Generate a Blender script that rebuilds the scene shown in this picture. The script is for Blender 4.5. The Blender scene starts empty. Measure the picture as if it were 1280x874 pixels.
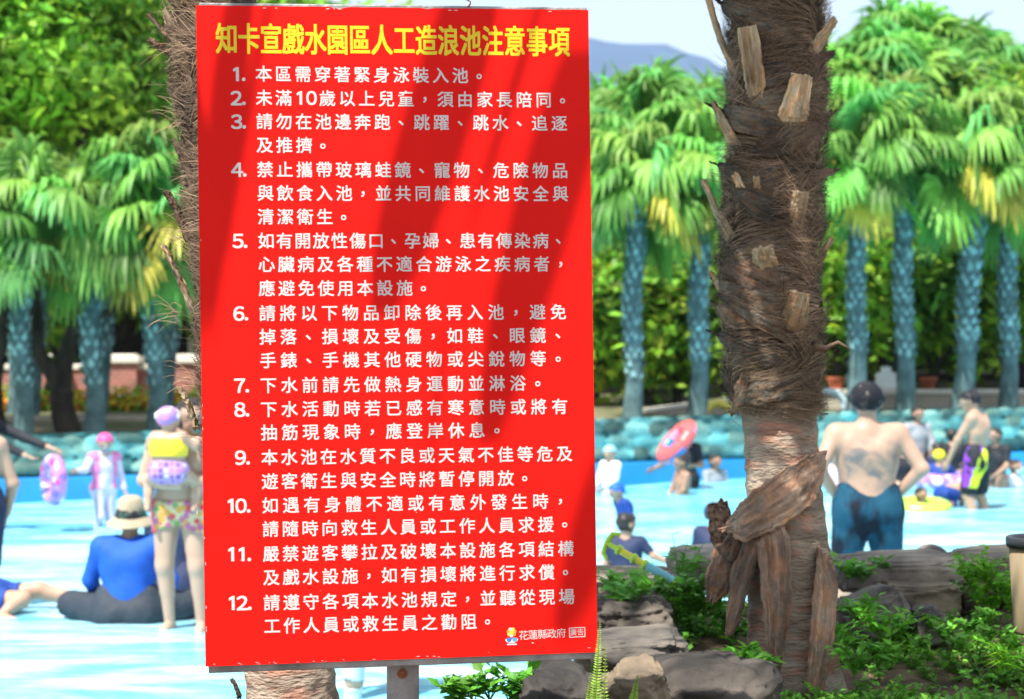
import bpy, bmesh, math, random
import numpy as np
from mathutils import Vector, noise as mnoise

random.seed(7)
RNG = np.random.default_rng(7)
SC = bpy.context.scene
COL = SC.collection
R = math.radians

# ------------------------------------------------------------------ camera, sky, sun, exposure
F = 2200.0                      # focal length in pixels of the 1280 px wide photograph
CX, CY, EYE = 640.0, 437.0, 1.9  # eye height above the pool's water (water is z = 0)
cam = bpy.data.cameras.new('camera')
cam.sensor_width = 36.0
cam.lens = 36.0 * F / 1280.0
cam.clip_start = 0.05
cam.clip_end = 20000
cam.dof.use_dof = True
cam.dof.focus_distance = 4.4
cam.dof.aperture_fstop = 4.2
cam_ob = bpy.data.objects.new('camera', cam)
cam_ob.location = (0, 0, EYE)
cam_ob.rotation_euler = (R(90), 0, 0)
COL.objects.link(cam_ob)
SC.camera = cam_ob

SUN_EL, SUN_AZ = R(61), R(38)    # azimuth measured from straight behind the camera towards the left
S = np.array([-math.sin(SUN_AZ) * math.cos(SUN_EL), -math.cos(SUN_AZ) * math.cos(SUN_EL), math.sin(SUN_EL)])
sun = bpy.data.lights.new('sun', 'SUN')
sun.energy = 5.0
sun.angle = R(0.5)
sun.color = (1.0, 0.95, 0.87)
sun_ob = bpy.data.objects.new('sun', sun)
sun_ob.rotation_euler = Vector(S).to_track_quat('Z', 'Y').to_euler()
sun_ob.location = (-8, -8, 18)
COL.objects.link(sun_ob)

W = bpy.data.worlds.new('World')
SC.world = W
W.use_nodes = True
wn, wl = W.node_tree.nodes, W.node_tree.links
wn.clear()
w_out = wn.new('ShaderNodeOutputWorld')
w_bg = wn.new('ShaderNodeBackground')
w_bg.inputs['Strength'].default_value = 0.15
sky = wn.new('ShaderNodeTexSky')
sky.sky_type = 'NISHITA'
sky.sun_disc = False
sky.sun_elevation = SUN_EL
sky.sun_rotation = math.atan2(S[0], S[1])
tc = wn.new('ShaderNodeTexCoord')
mp = wn.new('ShaderNodeMapping')
mp.inputs['Scale'].default_value = (1.6, 1.6, 6.0)
mp.inputs['Location'].default_value = (0.3, 0.0, 0.4)
cn = wn.new('ShaderNodeTexNoise')
cn.inputs['Scale'].default_value = 2.2
cn.inputs['Detail'].default_value = 7
cr = wn.new('ShaderNodeValToRGB')
cr.color_ramp.elements[0].position = 0.28
cr.color_ramp.elements[0].color = (0.25, 0.25, 0.25, 1)
cr.color_ramp.elements[1].position = 0.56
cmx = wn.new('ShaderNodeMix')
cmx.data_type = 'RGBA'
cmx.inputs['B'].default_value = (3.0, 3.1, 3.5, 1)
wl.new(tc.outputs['Generated'], mp.inputs['Vector'])
wl.new(mp.outputs[0], cn.inputs['Vector'])
wl.new(cn.outputs['Fac'], cr.inputs[0])
wl.new(cr.outputs[0], cmx.inputs['Factor'])
wl.new(sky.outputs[0], cmx.inputs['A'])
wl.new(cmx.outputs['Result'], w_bg.inputs['Color'])
wl.new(w_bg.outputs[0], w_out.inputs[0])

SC.view_settings.view_transform = 'Standard'
SC.view_settings.look = 'None'
SC.view_settings.gamma = 1.0
SC.view_settings.exposure = 1.08
SC.render.engine = 'CYCLES'
SC.cycles.use_denoising = True
SC.cycles.max_bounces = 8
SC.cycles.diffuse_bounces = 4
SC.cycles.transmission_bounces = 4
SC.cycles.caustics_reflective = False
SC.cycles.caustics_refractive = False


# ------------------------------------------------------------------ helpers: pixels to places
def px(x, y, D):
    return np.array([(x - CX) / F * D, D, EYE - (y - CY) / F * D])


def wd(y):
    return F * EYE / (y - CY)          # distance at which the water lies on picture row y


def at_water(x, y, z=0.0):
    D = wd(y)
    return np.array([(x - CX) / F * D, D, z])


def fbm(p, oct=4):
    return mnoise.fractal(Vector(p), 1.0, 2.0, oct)


def smooth(a, b, x):
    t = np.clip((x - a) / (b - a), 0, 1)
    return t * t * (3 - 2 * t)


def nrm(v):
    v = np.asarray(v, float)
    return v / (np.linalg.norm(v) + 1e-12)


# ------------------------------------------------------------------ helpers: materials
def new_mat(name):
    m = bpy.data.materials.new(name)
    m.use_nodes = True
    n, l = m.node_tree.nodes, m.node_tree.links
    return m, n, l, n['Principled BSDF']


def mat(name, col, rough=0.6, spec=0.5, var=0.25, scale=8.0, bump=0.0, bscale=None, attr=False, metal=0.0,
        col2=None, stretch=(1, 1, 1), translucent=0.0, sss=0.0, detail=5.0, ramp=(0.35, 0.65)):
    m, n, l, b = new_mat(name)
    t = n.new('ShaderNodeTexCoord')
    mpn = n.new('ShaderNodeMapping')
    mpn.inputs['Scale'].default_value = stretch
    l.new(t.outputs['Object'], mpn.inputs['Vector'])
    no = n.new('ShaderNodeTexNoise')
    no.inputs['Scale'].default_value = scale
    no.inputs['Detail'].default_value = detail
    l.new(mpn.outputs[0], no.inputs['Vector'])
    rp = n.new('ShaderNodeValToRGB')
    rp.color_ramp.elements[0].position, rp.color_ramp.elements[1].position = ramp
    c = np.array(col)
    lo = c * (1 - var) if col2 is None else np.array(col2)
    hi = np.minimum(c * (1 + var), 0.95) if col2 is None else c
    rp.color_ramp.elements[0].color = (*lo, 1)
    rp.color_ramp.elements[1].color = (*hi, 1)
    l.new(no.outputs['Fac'], rp.inputs[0])
    out = rp.outputs[0]
    if attr:
        at = n.new('ShaderNodeAttribute')
        at.attribute_name = 'Col'
        mx = n.new('ShaderNodeMix')
        mx.data_type = 'RGBA'
        mx.blend_type = 'MULTIPLY'
        mx.inputs['Factor'].default_value = 1
        l.new(out, mx.inputs['A'])
        l.new(at.outputs['Color'], mx.inputs['B'])
        out = mx.outputs['Result']
    l.new(out, b.inputs['Base Color'])
    b.inputs['Roughness'].default_value = rough
    b.inputs['Specular IOR Level'].default_value = spec
    b.inputs['Metallic'].default_value = metal
    if sss:
        b.inputs['Subsurface Weight'].default_value = sss
        b.inputs['Subsurface Radius'].default_value = (0.012, 0.005, 0.003)
    if bump:
        n2 = n.new('ShaderNodeTexNoise')
        n2.inputs['Scale'].default_value = bscale or scale * 4
        n2.inputs['Detail'].default_value = 6
        l.new(mpn.outputs[0], n2.inputs['Vector'])
        bp = n.new('ShaderNodeBump')
        bp.inputs['Strength'].default_value = bump
        bp.inputs['Distance'].default_value = 0.02
        l.new(n2.outputs['Fac'], bp.inputs['Height'])
        l.new(bp.outputs[0], b.inputs['Normal'])
    if translucent:
        tr = n.new('ShaderNodeBsdfTranslucent')
        l.new(out, tr.inputs['Color'])
        ms = n.new('ShaderNodeMixShader')
        ms.inputs[0].default_value = translucent
        l.new(b.outputs[0], ms.inputs[1])
        l.new(tr.outputs[0], ms.inputs[2])
        l.new(ms.outputs[0], n['Material Output'].inputs[0])
    return m


def spots(name, base, cols, scale=14.0, rough=0.5, thresh=0.35, rand=1.0):
    """cloth printed with blots: voronoi cells, each blot one of cols"""
    m, n, l, b = new_mat(name)
    t = n.new('ShaderNodeTexCoord')
    vo = n.new('ShaderNodeTexVoronoi')
    vo.inputs['Scale'].default_value = scale
    vo.inputs['Randomness'].default_value = rand
    l.new(t.outputs['Object'], vo.inputs['Vector'])
    sp = n.new('ShaderNodeSeparateColor')
    l.new(vo.outputs['Color'], sp.inputs[0])
    rp = n.new('ShaderNodeValToRGB')
    rp.color_ramp.interpolation = 'CONSTANT'
    el = rp.color_ramp.elements
    el[0].color = (*cols[0], 1)
    el[1].position = 1.0 / len(cols)
    el[1].color = (*cols[1 % len(cols)], 1)
    for i in range(2, len(cols)):
        e = el.new(i / len(cols))
        e.color = (*cols[i], 1)
    l.new(sp.outputs[0], rp.inputs[0])
    lt = n.new('ShaderNodeMath')
    lt.operation = 'LESS_THAN'
    lt.inputs[1].default_value = thresh
    l.new(vo.outputs['Distance'], lt.inputs[0])
    mx = n.new('ShaderNodeMix')
    mx.data_type = 'RGBA'
    mx.inputs['A'].default_value = (*base, 1)
    l.new(lt.outputs[0], mx.inputs['Factor'])
    l.new(rp.outputs[0], mx.inputs['B'])
    l.new(mx.outputs['Result'], b.inputs['Base Color'])
    b.inputs['Roughness'].default_value = rough
    return m


# ------------------------------------------------------------------ helpers: meshes
class MB:
    """collects points and faces (with a colour per face) and links them as one mesh object"""

    def __init__(s):
        s.V, s.F3, s.F4, s.C3, s.C4, s.n = [], [], [], [], [], 0

    def add(s, V, Fq, col=(1, 1, 1)):
        V = np.asarray(V, float).reshape(-1, 3)
        Fq = np.asarray(Fq, int)
        if Fq.size:
            col = np.asarray(col, float)
            if col.ndim == 1:
                col = np.tile(col, (len(Fq), 1))
            if Fq.shape[1] == 3:
                s.F3.append(Fq + s.n)
                s.C3.append(col)
            else:
                s.F4.append(Fq + s.n)
                s.C4.append(col)
        s.V.append(V)
        s.n += len(V)

    def poly(s, pts, col=(1, 1, 1)):
        pts = np.asarray(pts, float)
        c = pts.mean(0)
        k = len(pts)
        s.add(np.vstack([pts, c]), [[i, (i + 1) % k, k] for i in range(k)], col)

    def box(s, c, size, rot=None, col=(1, 1, 1), bevel=0.0):
        h = np.array(size) / 2.0
        if bevel <= 0:
            V = np.array([[x, y, z] for x in (-1, 1) for y in (-1, 1) for z in (-1, 1)]) * h
            Fq = [[0, 1, 3, 2], [4, 6, 7, 5], [0, 4, 5, 1], [2, 3, 7, 6], [0, 2, 6, 4], [1, 5, 7, 3]]
            if rot is not None:
                V = V @ np.array(rot).T
            s.add(V + np.array(c), Fq, col)
            return
        bm = bmesh.new()
        bmesh.ops.create_cube(bm, size=1.0)
        bmesh.ops.scale(bm, vec=Vector(size), verts=bm.verts)
        bmesh.ops.bevel(bm, geom=bm.edges[:], offset=bevel, segments=2, profile=0.5, affect='EDGES')
        bmesh.ops.triangulate(bm, faces=bm.faces[:])
        V = np.array([v.co[:] for v in bm.verts])
        Fq = [[v.index for v in f.verts] for f in bm.faces]
        bm.free()
        if rot is not None:
            V = V @ np.array(rot).T
        s.add(V + np.array(c), Fq, col)

    def tube(s, pts, rad, n=8, caps=True, col=(1, 1, 1), flat=1.0, ref=(0, 0, 1)):
        pts = np.asarray(pts, float)
        m = len(pts)
        rad = np.broadcast_to(np.asarray(rad, float), (m,))
        T = np.gradient(pts, axis=0)
        T /= np.linalg.norm(T, axis=1)[:, None] + 1e-12
        ref = nrm(ref)
        if abs(np.dot(ref, T[0])) > 0.9:
            ref = np.array([1.0, 0, 0])
        A = ref - T * (T @ ref)[:, None]
        A /= np.linalg.norm(A, axis=1)[:, None] + 1e-12
        B = np.cross(T, A)
        th = np.linspace(0, 2 * math.pi, n, endpoint=False)
        V = pts[:, None] + rad[:, None, None] * (A[:, None] * (np.cos(th) * flat)[None, :, None] + B[:, None] * np.sin(th)[None, :, None])
        Fq = [[r * n + i, r * n + (i + 1) % n, (r + 1) * n + (i + 1) % n, (r + 1) * n + i] for r in range(m - 1) for i in range(n)]
        s.add(V.reshape(-1, 3), Fq, col)
        if caps:
            s.poly(V[0][::-1], col)
            s.poly(V[-1], col)

    def lathe(s, prof, c=(0, 0, 0), n=24, col=(1, 1, 1), sx=1.0, sy=1.0, rot=None):
        prof = np.asarray(prof, float)
        th = np.linspace(0, 2 * math.pi, n, endpoint=False)
        V = np.stack([prof[:, 0, None] * np.cos(th) * sx, prof[:, 0, None] * np.sin(th) * sy, np.repeat(prof[:, 1, None], n, 1)], -1)
        m = len(prof)
        V = V.reshape(-1, 3)
        if rot is not None:
            V = V @ np.array(rot).T
        Fq = [[r * n + i, r * n + (i + 1) % n, (r + 1) * n + (i + 1) % n, (r + 1) * n + i] for r in range(m - 1) for i in range(n)]
        s.add(V + np.array(c), Fq, col)

    def torus(s, c, Rr, r, rot=None, n=48, k=16, col=None, arc=(0, 2 * math.pi)):
        th = np.linspace(arc[0], arc[1], n, endpoint=False)
        ph = np.linspace(0, 2 * math.pi, k, endpoint=False)
        V = np.stack([(Rr + r * np.cos(ph)[None]) * np.cos(th)[:, None], (Rr + r * np.cos(ph)[None]) * np.sin(th)[:, None],
                      np.repeat(r * np.sin(ph)[None], n, 0)], -1).reshape(-1, 3)
        if rot is not None:
            V = V @ np.array(rot).T
        Fq = [[i * k + j, ((i + 1) % n) * k + j, ((i + 1) % n) * k + (j + 1) % k, i * k + (j + 1) % k] for i in range(n) for j in range(k)]
        s.add(V + np.array(c), Fq, (1, 1, 1) if col is None else col)

    def ball(s, c, r, n=16, m=10, rot=None, col=(1, 1, 1)):
        r = np.broadcast_to(np.asarray(r, float), (3,))
        th = np.linspace(0, 2 * math.pi, n, endpoint=False)
        ph = np.linspace(-math.pi / 2, math.pi / 2, m)
        V = np.stack([np.cos(ph)[:, None] * np.cos(th), np.cos(ph)[:, None] * np.sin(th), np.repeat(np.sin(ph)[:, None], n, 1)], -1).reshape(-1, 3) * r
        if rot is not None:
            V = V @ np.array(rot).T
        Fq = [[q * n + i, q * n + (i + 1) % n, (q + 1) * n + (i + 1) % n, (q + 1) * n + i] for q in range(m - 1) for i in range(n)]
        s.add(V + np.array(c), Fq, col)

    def arrays(s):
        V = np.vstack(s.V) if s.V else np.zeros((0, 3))
        F3 = np.vstack(s.F3) if s.F3 else np.zeros((0, 3), int)
        F4 = np.vstack(s.F4) if s.F4 else np.zeros((0, 4), int)
        C = np.vstack(s.C3 + s.C4) if (s.C3 or s.C4) else np.zeros((0, 3))
        return V, F3, F4, C

    def mesh(s, name, mats, smoothed=True, off=(0, 0, 0)):
        V, F3, F4, C = s.arrays()
        return np_mesh(name, V - np.asarray(off, float), F3, F4, C, mats, smoothed)

    def build(s, name, mats, parent=None, off=None, smoothed=True):
        if off is None:
            off = tuple(parent.get('_base', (0, 0, 0))) if parent is not None else (0, 0, 0)
        me = s.mesh(name, mats, smoothed, off)
        return link(name, me, parent)


def np_mesh(name, V, F3, F4, C, mats, smoothed=True, midx=None):
    me = bpy.data.meshes.new(name)
    me.vertices.add(len(V))
    me.vertices.foreach_set('co', np.ascontiguousarray(V, np.float32).ravel())
    loops = np.concatenate([np.asarray(F3).ravel(), np.asarray(F4).ravel()]).astype(np.int32)
    tot = np.concatenate([np.full(len(F3), 3), np.full(len(F4), 4)]).astype(np.int32)
    start = np.concatenate([[0], np.cumsum(tot)[:-1]]).astype(np.int32) if len(tot) else np.zeros(0, np.int32)
    me.loops.add(len(loops))
    me.loops.foreach_set('vertex_index', loops)
    me.polygons.add(len(tot))
    me.polygons.foreach_set('loop_start', start)
    me.polygons.foreach_set('loop_total', tot)
    me.polygons.foreach_set('use_smooth', np.full(len(tot), smoothed, bool))
    for m in (mats if isinstance(mats, (list, tuple)) else [mats]):
        me.materials.append(m)
    if midx is not None:
        me.polygons.foreach_set('material_index', np.asarray(midx, np.int32))
    me.update(calc_edges=True)
    if C is not None and len(C):
        ca = me.color_attributes.new('Col', 'FLOAT_COLOR', 'CORNER')
        cc = np.ones((len(loops), 4), np.float32)
        cc[:, :3] = np.repeat(C, tot, axis=0)
        ca.data.foreach_set('color', cc.ravel())
    return me


def link(name, me, parent=None):
    o = bpy.data.objects.new(name, me)
    COL.objects.link(o)
    if parent is not None:
        o.parent = parent
    return o


def tag(o, label=None, cat=None, group=None, kind=None):
    if label:
        o['label'] = label
    if cat:
        o['category'] = cat
    if group:
        o['group'] = group
    if kind:
        o['kind'] = kind
    return o


def thing(name, base, label, cat, group=None):
    """an Empty at the thing's base; children are given in world coordinates"""
    o = bpy.data.objects.new(name, None)
    COL.objects.link(o)
    o.empty_display_size = 0.1
    o.location = base
    o['_base'] = [float(c) for c in base]
    return tag(o, label, cat, group)


def single(mb, name, mats, base, label, cat, group=None, smoothed=True):
    """a thing that is one mesh, its origin at its base"""
    o = mb.build(name, mats, None, off=base, smoothed=smoothed)
    o.location = base
    o['_base'] = [float(c) for c in base]
    return tag(o, label, cat, group)


def rotz(a):
    c, s = math.cos(a), math.sin(a)
    return np.array([[c, -s, 0], [s, c, 0], [0, 0, 1.0]])


def rotx(a):
    c, s = math.cos(a), math.sin(a)
    return np.array([[1.0, 0, 0], [0, c, -s], [0, s, c]])


def roty(a):
    c, s = math.cos(a), math.sin(a)
    return np.array([[c, 0, s], [0, 1.0, 0], [-s, 0, c]])


# ------------------------------------------------------------------ materials of the setting
M = {}
M['soil'] = mat('soil', (0.20, 0.135, 0.09), 0.95, 0.2, scale=9, bump=0.9, bscale=30, col2=(0.06, 0.045, 0.03))
M['terrace'] = mat('terrace_soil', (0.20, 0.17, 0.11), 0.95, 0.2, scale=0.8, bump=0.5, bscale=6, col2=(0.07, 0.10, 0.035))
M['band'] = mat('blue_paint', (0.008, 0.20, 0.48), 0.4, 0.5, 0.12, scale=1.2)
M['stone'] = mat('wall_stone', (0.09, 0.245, 0.235), 0.7, 0.3, 0.4, scale=3, bump=0.4, bscale=14, attr=True)
M['rock'] = mat('bank_rock', (0.23, 0.20, 0.17), 0.9, 0.2, scale=5, bump=1.0, bscale=16, col2=(0.065, 0.06, 0.055), attr=True)
M['hill'] = mat('hazy_blue_forest', (0.035, 0.075, 0.16), 1.0, 0.0, 0.2, scale=0.01)  # dark forest with the blue of distant haze mixed into its base colour
M['leaf_palm'] = mat('palm_leaf', (0.155, 0.35, 0.075), 0.5, 0.35, 0.2, scale=1.5, attr=True, translucent=0.42)
M['leaf_tree'] = mat('tree_leaf', (0.145, 0.29, 0.04), 0.5, 0.35, 0.25, scale=0.8, attr=True, translucent=0.35)
M['leaf_weed'] = mat('weed_leaf', (0.115, 0.34, 0.035), 0.5, 0.35, 0.25, scale=6, attr=True, translucent=0.35)
M['leaf_fern'] = mat('fern_leaf', (0.24, 0.40, 0.05), 0.5, 0.35, 0.2, scale=6, attr=True, translucent=0.35)
M['bark_dark'] = mat('tree_bark', (0.06, 0.05, 0.04), 0.9, 0.2, 0.4, scale=6, bump=0.8, stretch=(1, 1, 0.3))
M['bark_teal'] = mat('palm_bark', (0.165, 0.265, 0.27), 0.85, 0.2, 0.35, scale=5, bump=0.6, attr=True)
M['concrete'] = mat('concrete', (0.42, 0.38, 0.31), 0.9, 0.2, 0.18, scale=2, bump=0.3, bscale=20)
M['cream'] = mat('cream_paint', (0.70, 0.66, 0.58), 0.7, 0.3, 0.1, scale=2)
M['dark_wood'] = mat('dark_wood', (0.035, 0.028, 0.024), 0.8, 0.2, 0.3, scale=3, stretch=(1, 1, 6))
M['white'] = mat('white_paint', (0.78, 0.79, 0.80), 0.5, 0.4, 0.06, scale=3)


def water_material():
    m, n, l, b = new_mat('pool_water')
    t = n.new('ShaderNodeTexCoord')
    m1 = n.new('ShaderNodeMapping')
    m1.inputs['Scale'].default_value = (0.55, 1.5, 1)
    l.new(t.outputs['Object'], m1.inputs[0])
    foam = n.new('ShaderNodeTexNoise')
    foam.inputs['Scale'].default_value = 1.0
    foam.inputs['Detail'].default_value = 9
    foam.inputs['Roughness'].default_value = 0.68
    foam.inputs['Distortion'].default_value = 0.6
    l.new(m1.outputs[0], foam.inputs['Vector'])
    r1 = n.new('ShaderNodeValToRGB')
    r1.color_ramp.elements[0].position = 0.42
    r1.color_ramp.elements[0].color = (0.15, 0.52, 0.68, 1)
    r1.color_ramp.elements[1].position = 0.60
    r1.color_ramp.elements[1].color = (0.56, 0.74, 0.80, 1)
    e = r1.color_ramp.elements.new(0.5)
    e.color = (0.32, 0.66, 0.77, 1)
    l.new(foam.outputs['Fac'], r1.inputs[0])
    # shallower and milkier towards the beach: depth follows distance from the bank
    sp = n.new('ShaderNodeSeparateXYZ')
    l.new(t.outputs['Object'], sp.inputs[0])
    mr = n.new('ShaderNodeMapRange')
    mr.inputs['From Min'].default_value = 9.0
    mr.inputs['From Max'].default_value = 24.0
    l.new(sp.outputs['Y'], mr.inputs[0])
    mx = n.new('ShaderNodeMix')
    mx.data_type = 'RGBA'
    mx.blend_type = 'MULTIPLY'
    l.new(mr.outputs[0], mx.inputs['Factor'])
    l.new(r1.outputs[0], mx.inputs['A'])
    mx.inputs['B'].default_value = (0.62, 0.90, 0.97, 1)
    l.new(mx.outputs['Result'], b.inputs['Base Color'])
    b.inputs['Roughness'].default_value = 0.12
    b.inputs['IOR'].default_value = 1.33
    m2 = n.new('ShaderNodeMapping')
    m2.inputs['Scale'].default_value = (1.0, 2.2, 1)
    l.new(t.outputs['Object'], m2.inputs[0])
    w1 = n.new('ShaderNodeTexNoise')
    w1.inputs['Scale'].default_value = 2.6
    w1.inputs['Detail'].default_value = 8
    l.new(m2.outputs[0], w1.inputs['Vector'])
    bp = n.new('ShaderNodeBump')
    bp.inputs['Strength'].default_value = 0.8
    bp.inputs['Distance'].default_value = 0.14
    l.new(w1.outputs['Fac'], bp.inputs['Height'])
    l.new(bp.outputs[0], b.inputs['Normal'])
    return m


M['water'] = water_material()


# ------------------------------------------------------------------ the air: hills far away fade to pale blue
hm = bpy.data.materials.new('haze')
hm.use_nodes = True
hm.node_tree.nodes.remove(hm.node_tree.nodes['Principled BSDF'])
pvn = hm.node_tree.nodes.new('ShaderNodeVolumePrincipled')
pvn.inputs['Color'].default_value = (0.62, 0.80, 1.0, 1)
pvn.inputs['Density'].default_value = 0.00016
hm.node_tree.links.new(pvn.outputs[0], hm.node_tree.nodes['Material Output'].inputs['Volume'])
mb = MB()
mb.box((0, 2400, 349), (13000, 5200, 702))
tag(mb.build('haze', hm, smoothed=False), kind='stuff')


# ------------------------------------------------------------------ setting: water, bank, terrace, hills
def edge_y(x):
    """where the planted bank ends and the pool begins"""
    e = 5.45 + 1.75 * smooth(0.08, 0.34, x) + 0.12 * math.sin(x * 2.3) * smooth(0.4, 1.2, x)
    return e


def bank_z(x, y):
    e = edge_y(x)
    z = 0.78 + 0.10 * smooth(5.6, 6.7, y) + 0.03 * fbm((x * 2.2, y * 2.2, 0.3)) + 0.015 * fbm((x * 8, y * 8, 2.3))
    z -= 0.04 * smooth(2.5, 0.5, y)
    return z - 1.15 * smooth(e - 0.12, e + 0.5, y)


xs = np.concatenate([np.linspace(-30, -2.5, 20)[:-1], np.linspace(-2.5, 3.2, 120), np.linspace(3.2, 30, 20)[1:]])
ys = np.concatenate([np.linspace(-14, 3.5, 24)[:-1], np.linspace(3.5, 8.2, 110)])
mb = MB()
V = [(x, y, bank_z(x, y)) for y in ys for x in xs]
nx = len(xs)
mb.add(V, [[j * nx + i, j * nx + i + 1, (j + 1) * nx + i + 1, (j + 1) * nx + i] for j in range(len(ys) - 1) for i in range(nx - 1)])
tag(mb.build('bank_ground', M['soil']), kind='structure')


def wall_y(x):
    return 22.6 + (x + 5.24) * 4.5 / 11.38


def wall_top(x):
    return 0.80 + 0.012 * (x + 5.2)


mb = MB()
gx = np.linspace(-45, 45, 120)
gy = np.concatenate([np.linspace(4.8, 30, 160), [40]])
V = []
for y in gy:
    for x in gx:
        w = 0.035 * math.sin(0.9 * y + 0.35 * x + 0.8 * math.sin(0.6 * x)) + 0.03 * fbm((x * 0.7, y * 0.9, 1.1))
        V.append((x, min(y, wall_y(x) + 0.3), w * (0.25 if y < 9 else 1)))
nx = len(gx)
mb.add(V, [[j * nx + i, j * nx + i + 1, (j + 1) * nx + i + 1, (j + 1) * nx + i] for j in range(len(gy) - 1) for i in range(nx - 1)])
tag(mb.build('water', M['water']), kind='structure')

mb = MB()
gx = np.concatenate([[-6000, -900, -200], np.linspace(-60, 60, 70), [200, 900, 6000]])
gt = np.concatenate([np.linspace(0.32, 24, 40), [60, 200, 900, 6000]])
V = []
for t in gt:
    for x in gx:
        xx = max(-60.0, min(60.0, x))
        z = wall_top(max(-20, min(20, x))) - 0.06 + 0.03 * fbm((x * 0.5, t * 0.5, 0)) + 0.10 * smooth(1.0, 8.0, t)
        V.append((x, wall_y(xx) + t, z))
nx = len(gx)
mb.add(V, [[j * nx + i, j * nx + i + 1, (j + 1) * nx + i + 1, (j + 1) * nx + i] for j in range(len(gt) - 1) for i in range(nx - 1)])
tag(mb.build('terrace_ground', M['terrace']), kind='structure')

mb = MB()
V, n_ = [], 160
for j, (dy, hz) in enumerate(((0, 0), (250, 0.55), (500, 0.9), (700, 1.0), (1000, 0.85), (1500, 0))):
    for i in range(n_):
        x = -2600 + 5200 * i / (n_ - 1)
        h = 318 + 30 * fbm((x * 0.0016, 1.7, 0.2)) + 26 * fbm((x * 0.007, j * 0.7, 4.2)) - 0.045 * (x - 100) - 0.22 * max(0, x - 420)
        V.append((x, 2100 + dy + 60 * fbm((x * 0.004, j, 0)), max(0, h * hz * 1.5)))
mb.add(V, [[j * n_ + i, j * n_ + i + 1, (j + 1) * n_ + i + 1, (j + 1) * n_ + i] for j in range(5) for i in range(n_ - 1)])
tag(mb.build('hills', M['hill']), kind='structure')

# stone wall along the far side of the pool, its foot painted blue
wall = thing('stone_wall', (0, wall_y(0), 0), 'long retaining wall of rounded teal stones along the far edge of the pool', 'wall')
cells = []
z = 0.30
row = 0
while z < 1.1:
    x = -26 + 0.2 * (row % 2)
    while x < 26:
        w_ = random.uniform(0.24, 0.46)
        cells.append((x + w_ / 2, z + random.uniform(-0.03, 0.03) + 0.09, w_ / 2, random.uniform(0.095, 0.125), random.uniform(0.45, 1.75), random.random()))
        x += w_ * random.uniform(0.86, 0.98)
    z += 0.18
    row += 1
ca = np.array(cells)
gx = np.arange(-14, 14, 0.045)
gz = np.arange(0.28, 1.14, 0.045)
mb = MB()
V, C = [], []
for zz in gz:
    near = ca[np.abs(ca[:, 1] - zz) < 0.25]
    for x in gx:
        q = near[np.abs(near[:, 0] - x) < 0.5]
        d = ((q[:, 0] - x) / q[:, 2]) ** 2 + ((q[:, 1] - zz) / q[:, 3]) ** 2
        k = int(np.argmin(d))
        h = max(0.0, 1 - d[k] * 0.8) ** 0.5 * 0.07
        V.append((x, wall_y(x) - h, min(zz, wall_top(x) + (0.04 * (h / 0.07) if zz >= wall_top(x) - 0.05 else 0))))
        f = q[k, 4]
        tint = q[k, 5]
        C.append((f * (0.75 + 0.9 * tint), f, f * (1.08 - 0.25 * tint)) if h > 0.012 else (0.22, 0.25, 0.27))
nx = len(gx)
C = np.array(C)
Fq = np.array([[j * nx + i, j * nx + i + 1, (j + 1) * nx + i + 1, (j + 1) * nx + i] for j in range(len(gz) - 1) for i in range(nx - 1)])
mb.add(V, Fq, C[Fq[:, 0]])
V = []
for x in np.linspace(-14, 13.95, 40):
    V += [(x, wall_y(x) + 0.005, wall_top(x)), (x, wall_y(x) + 0.34, wall_top(x) - 0.01), (x, wall_y(x) + 0.34, -0.6)]
mb.add(V, [[3 * i + j, 3 * i + 3 + j, 3 * i + 4 + j, 3 * i + 1 + j] for i in range(39) for j in range(2)], (0.8, 0.8, 0.8))
mb.build('stone_face', M['stone'], wall)
mb = MB()
V = []
for x in np.linspace(-14, 13.95, 60):
    y = wall_y(x)
    V += [(x, y - 0.13, -0.6), (x, y - 0.13, 0.265), (x, y - 0.11, 0.285), (x, y + 0.02, 0.286)]
mb.add(V, [[4 * i + j, 4 * i + 4 + j, 4 * i + 5 + j, 4 * i + 1 + j] for i in range(59) for j in range(3)])
mb.build('painted_foot', M['band'], wall)


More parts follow.
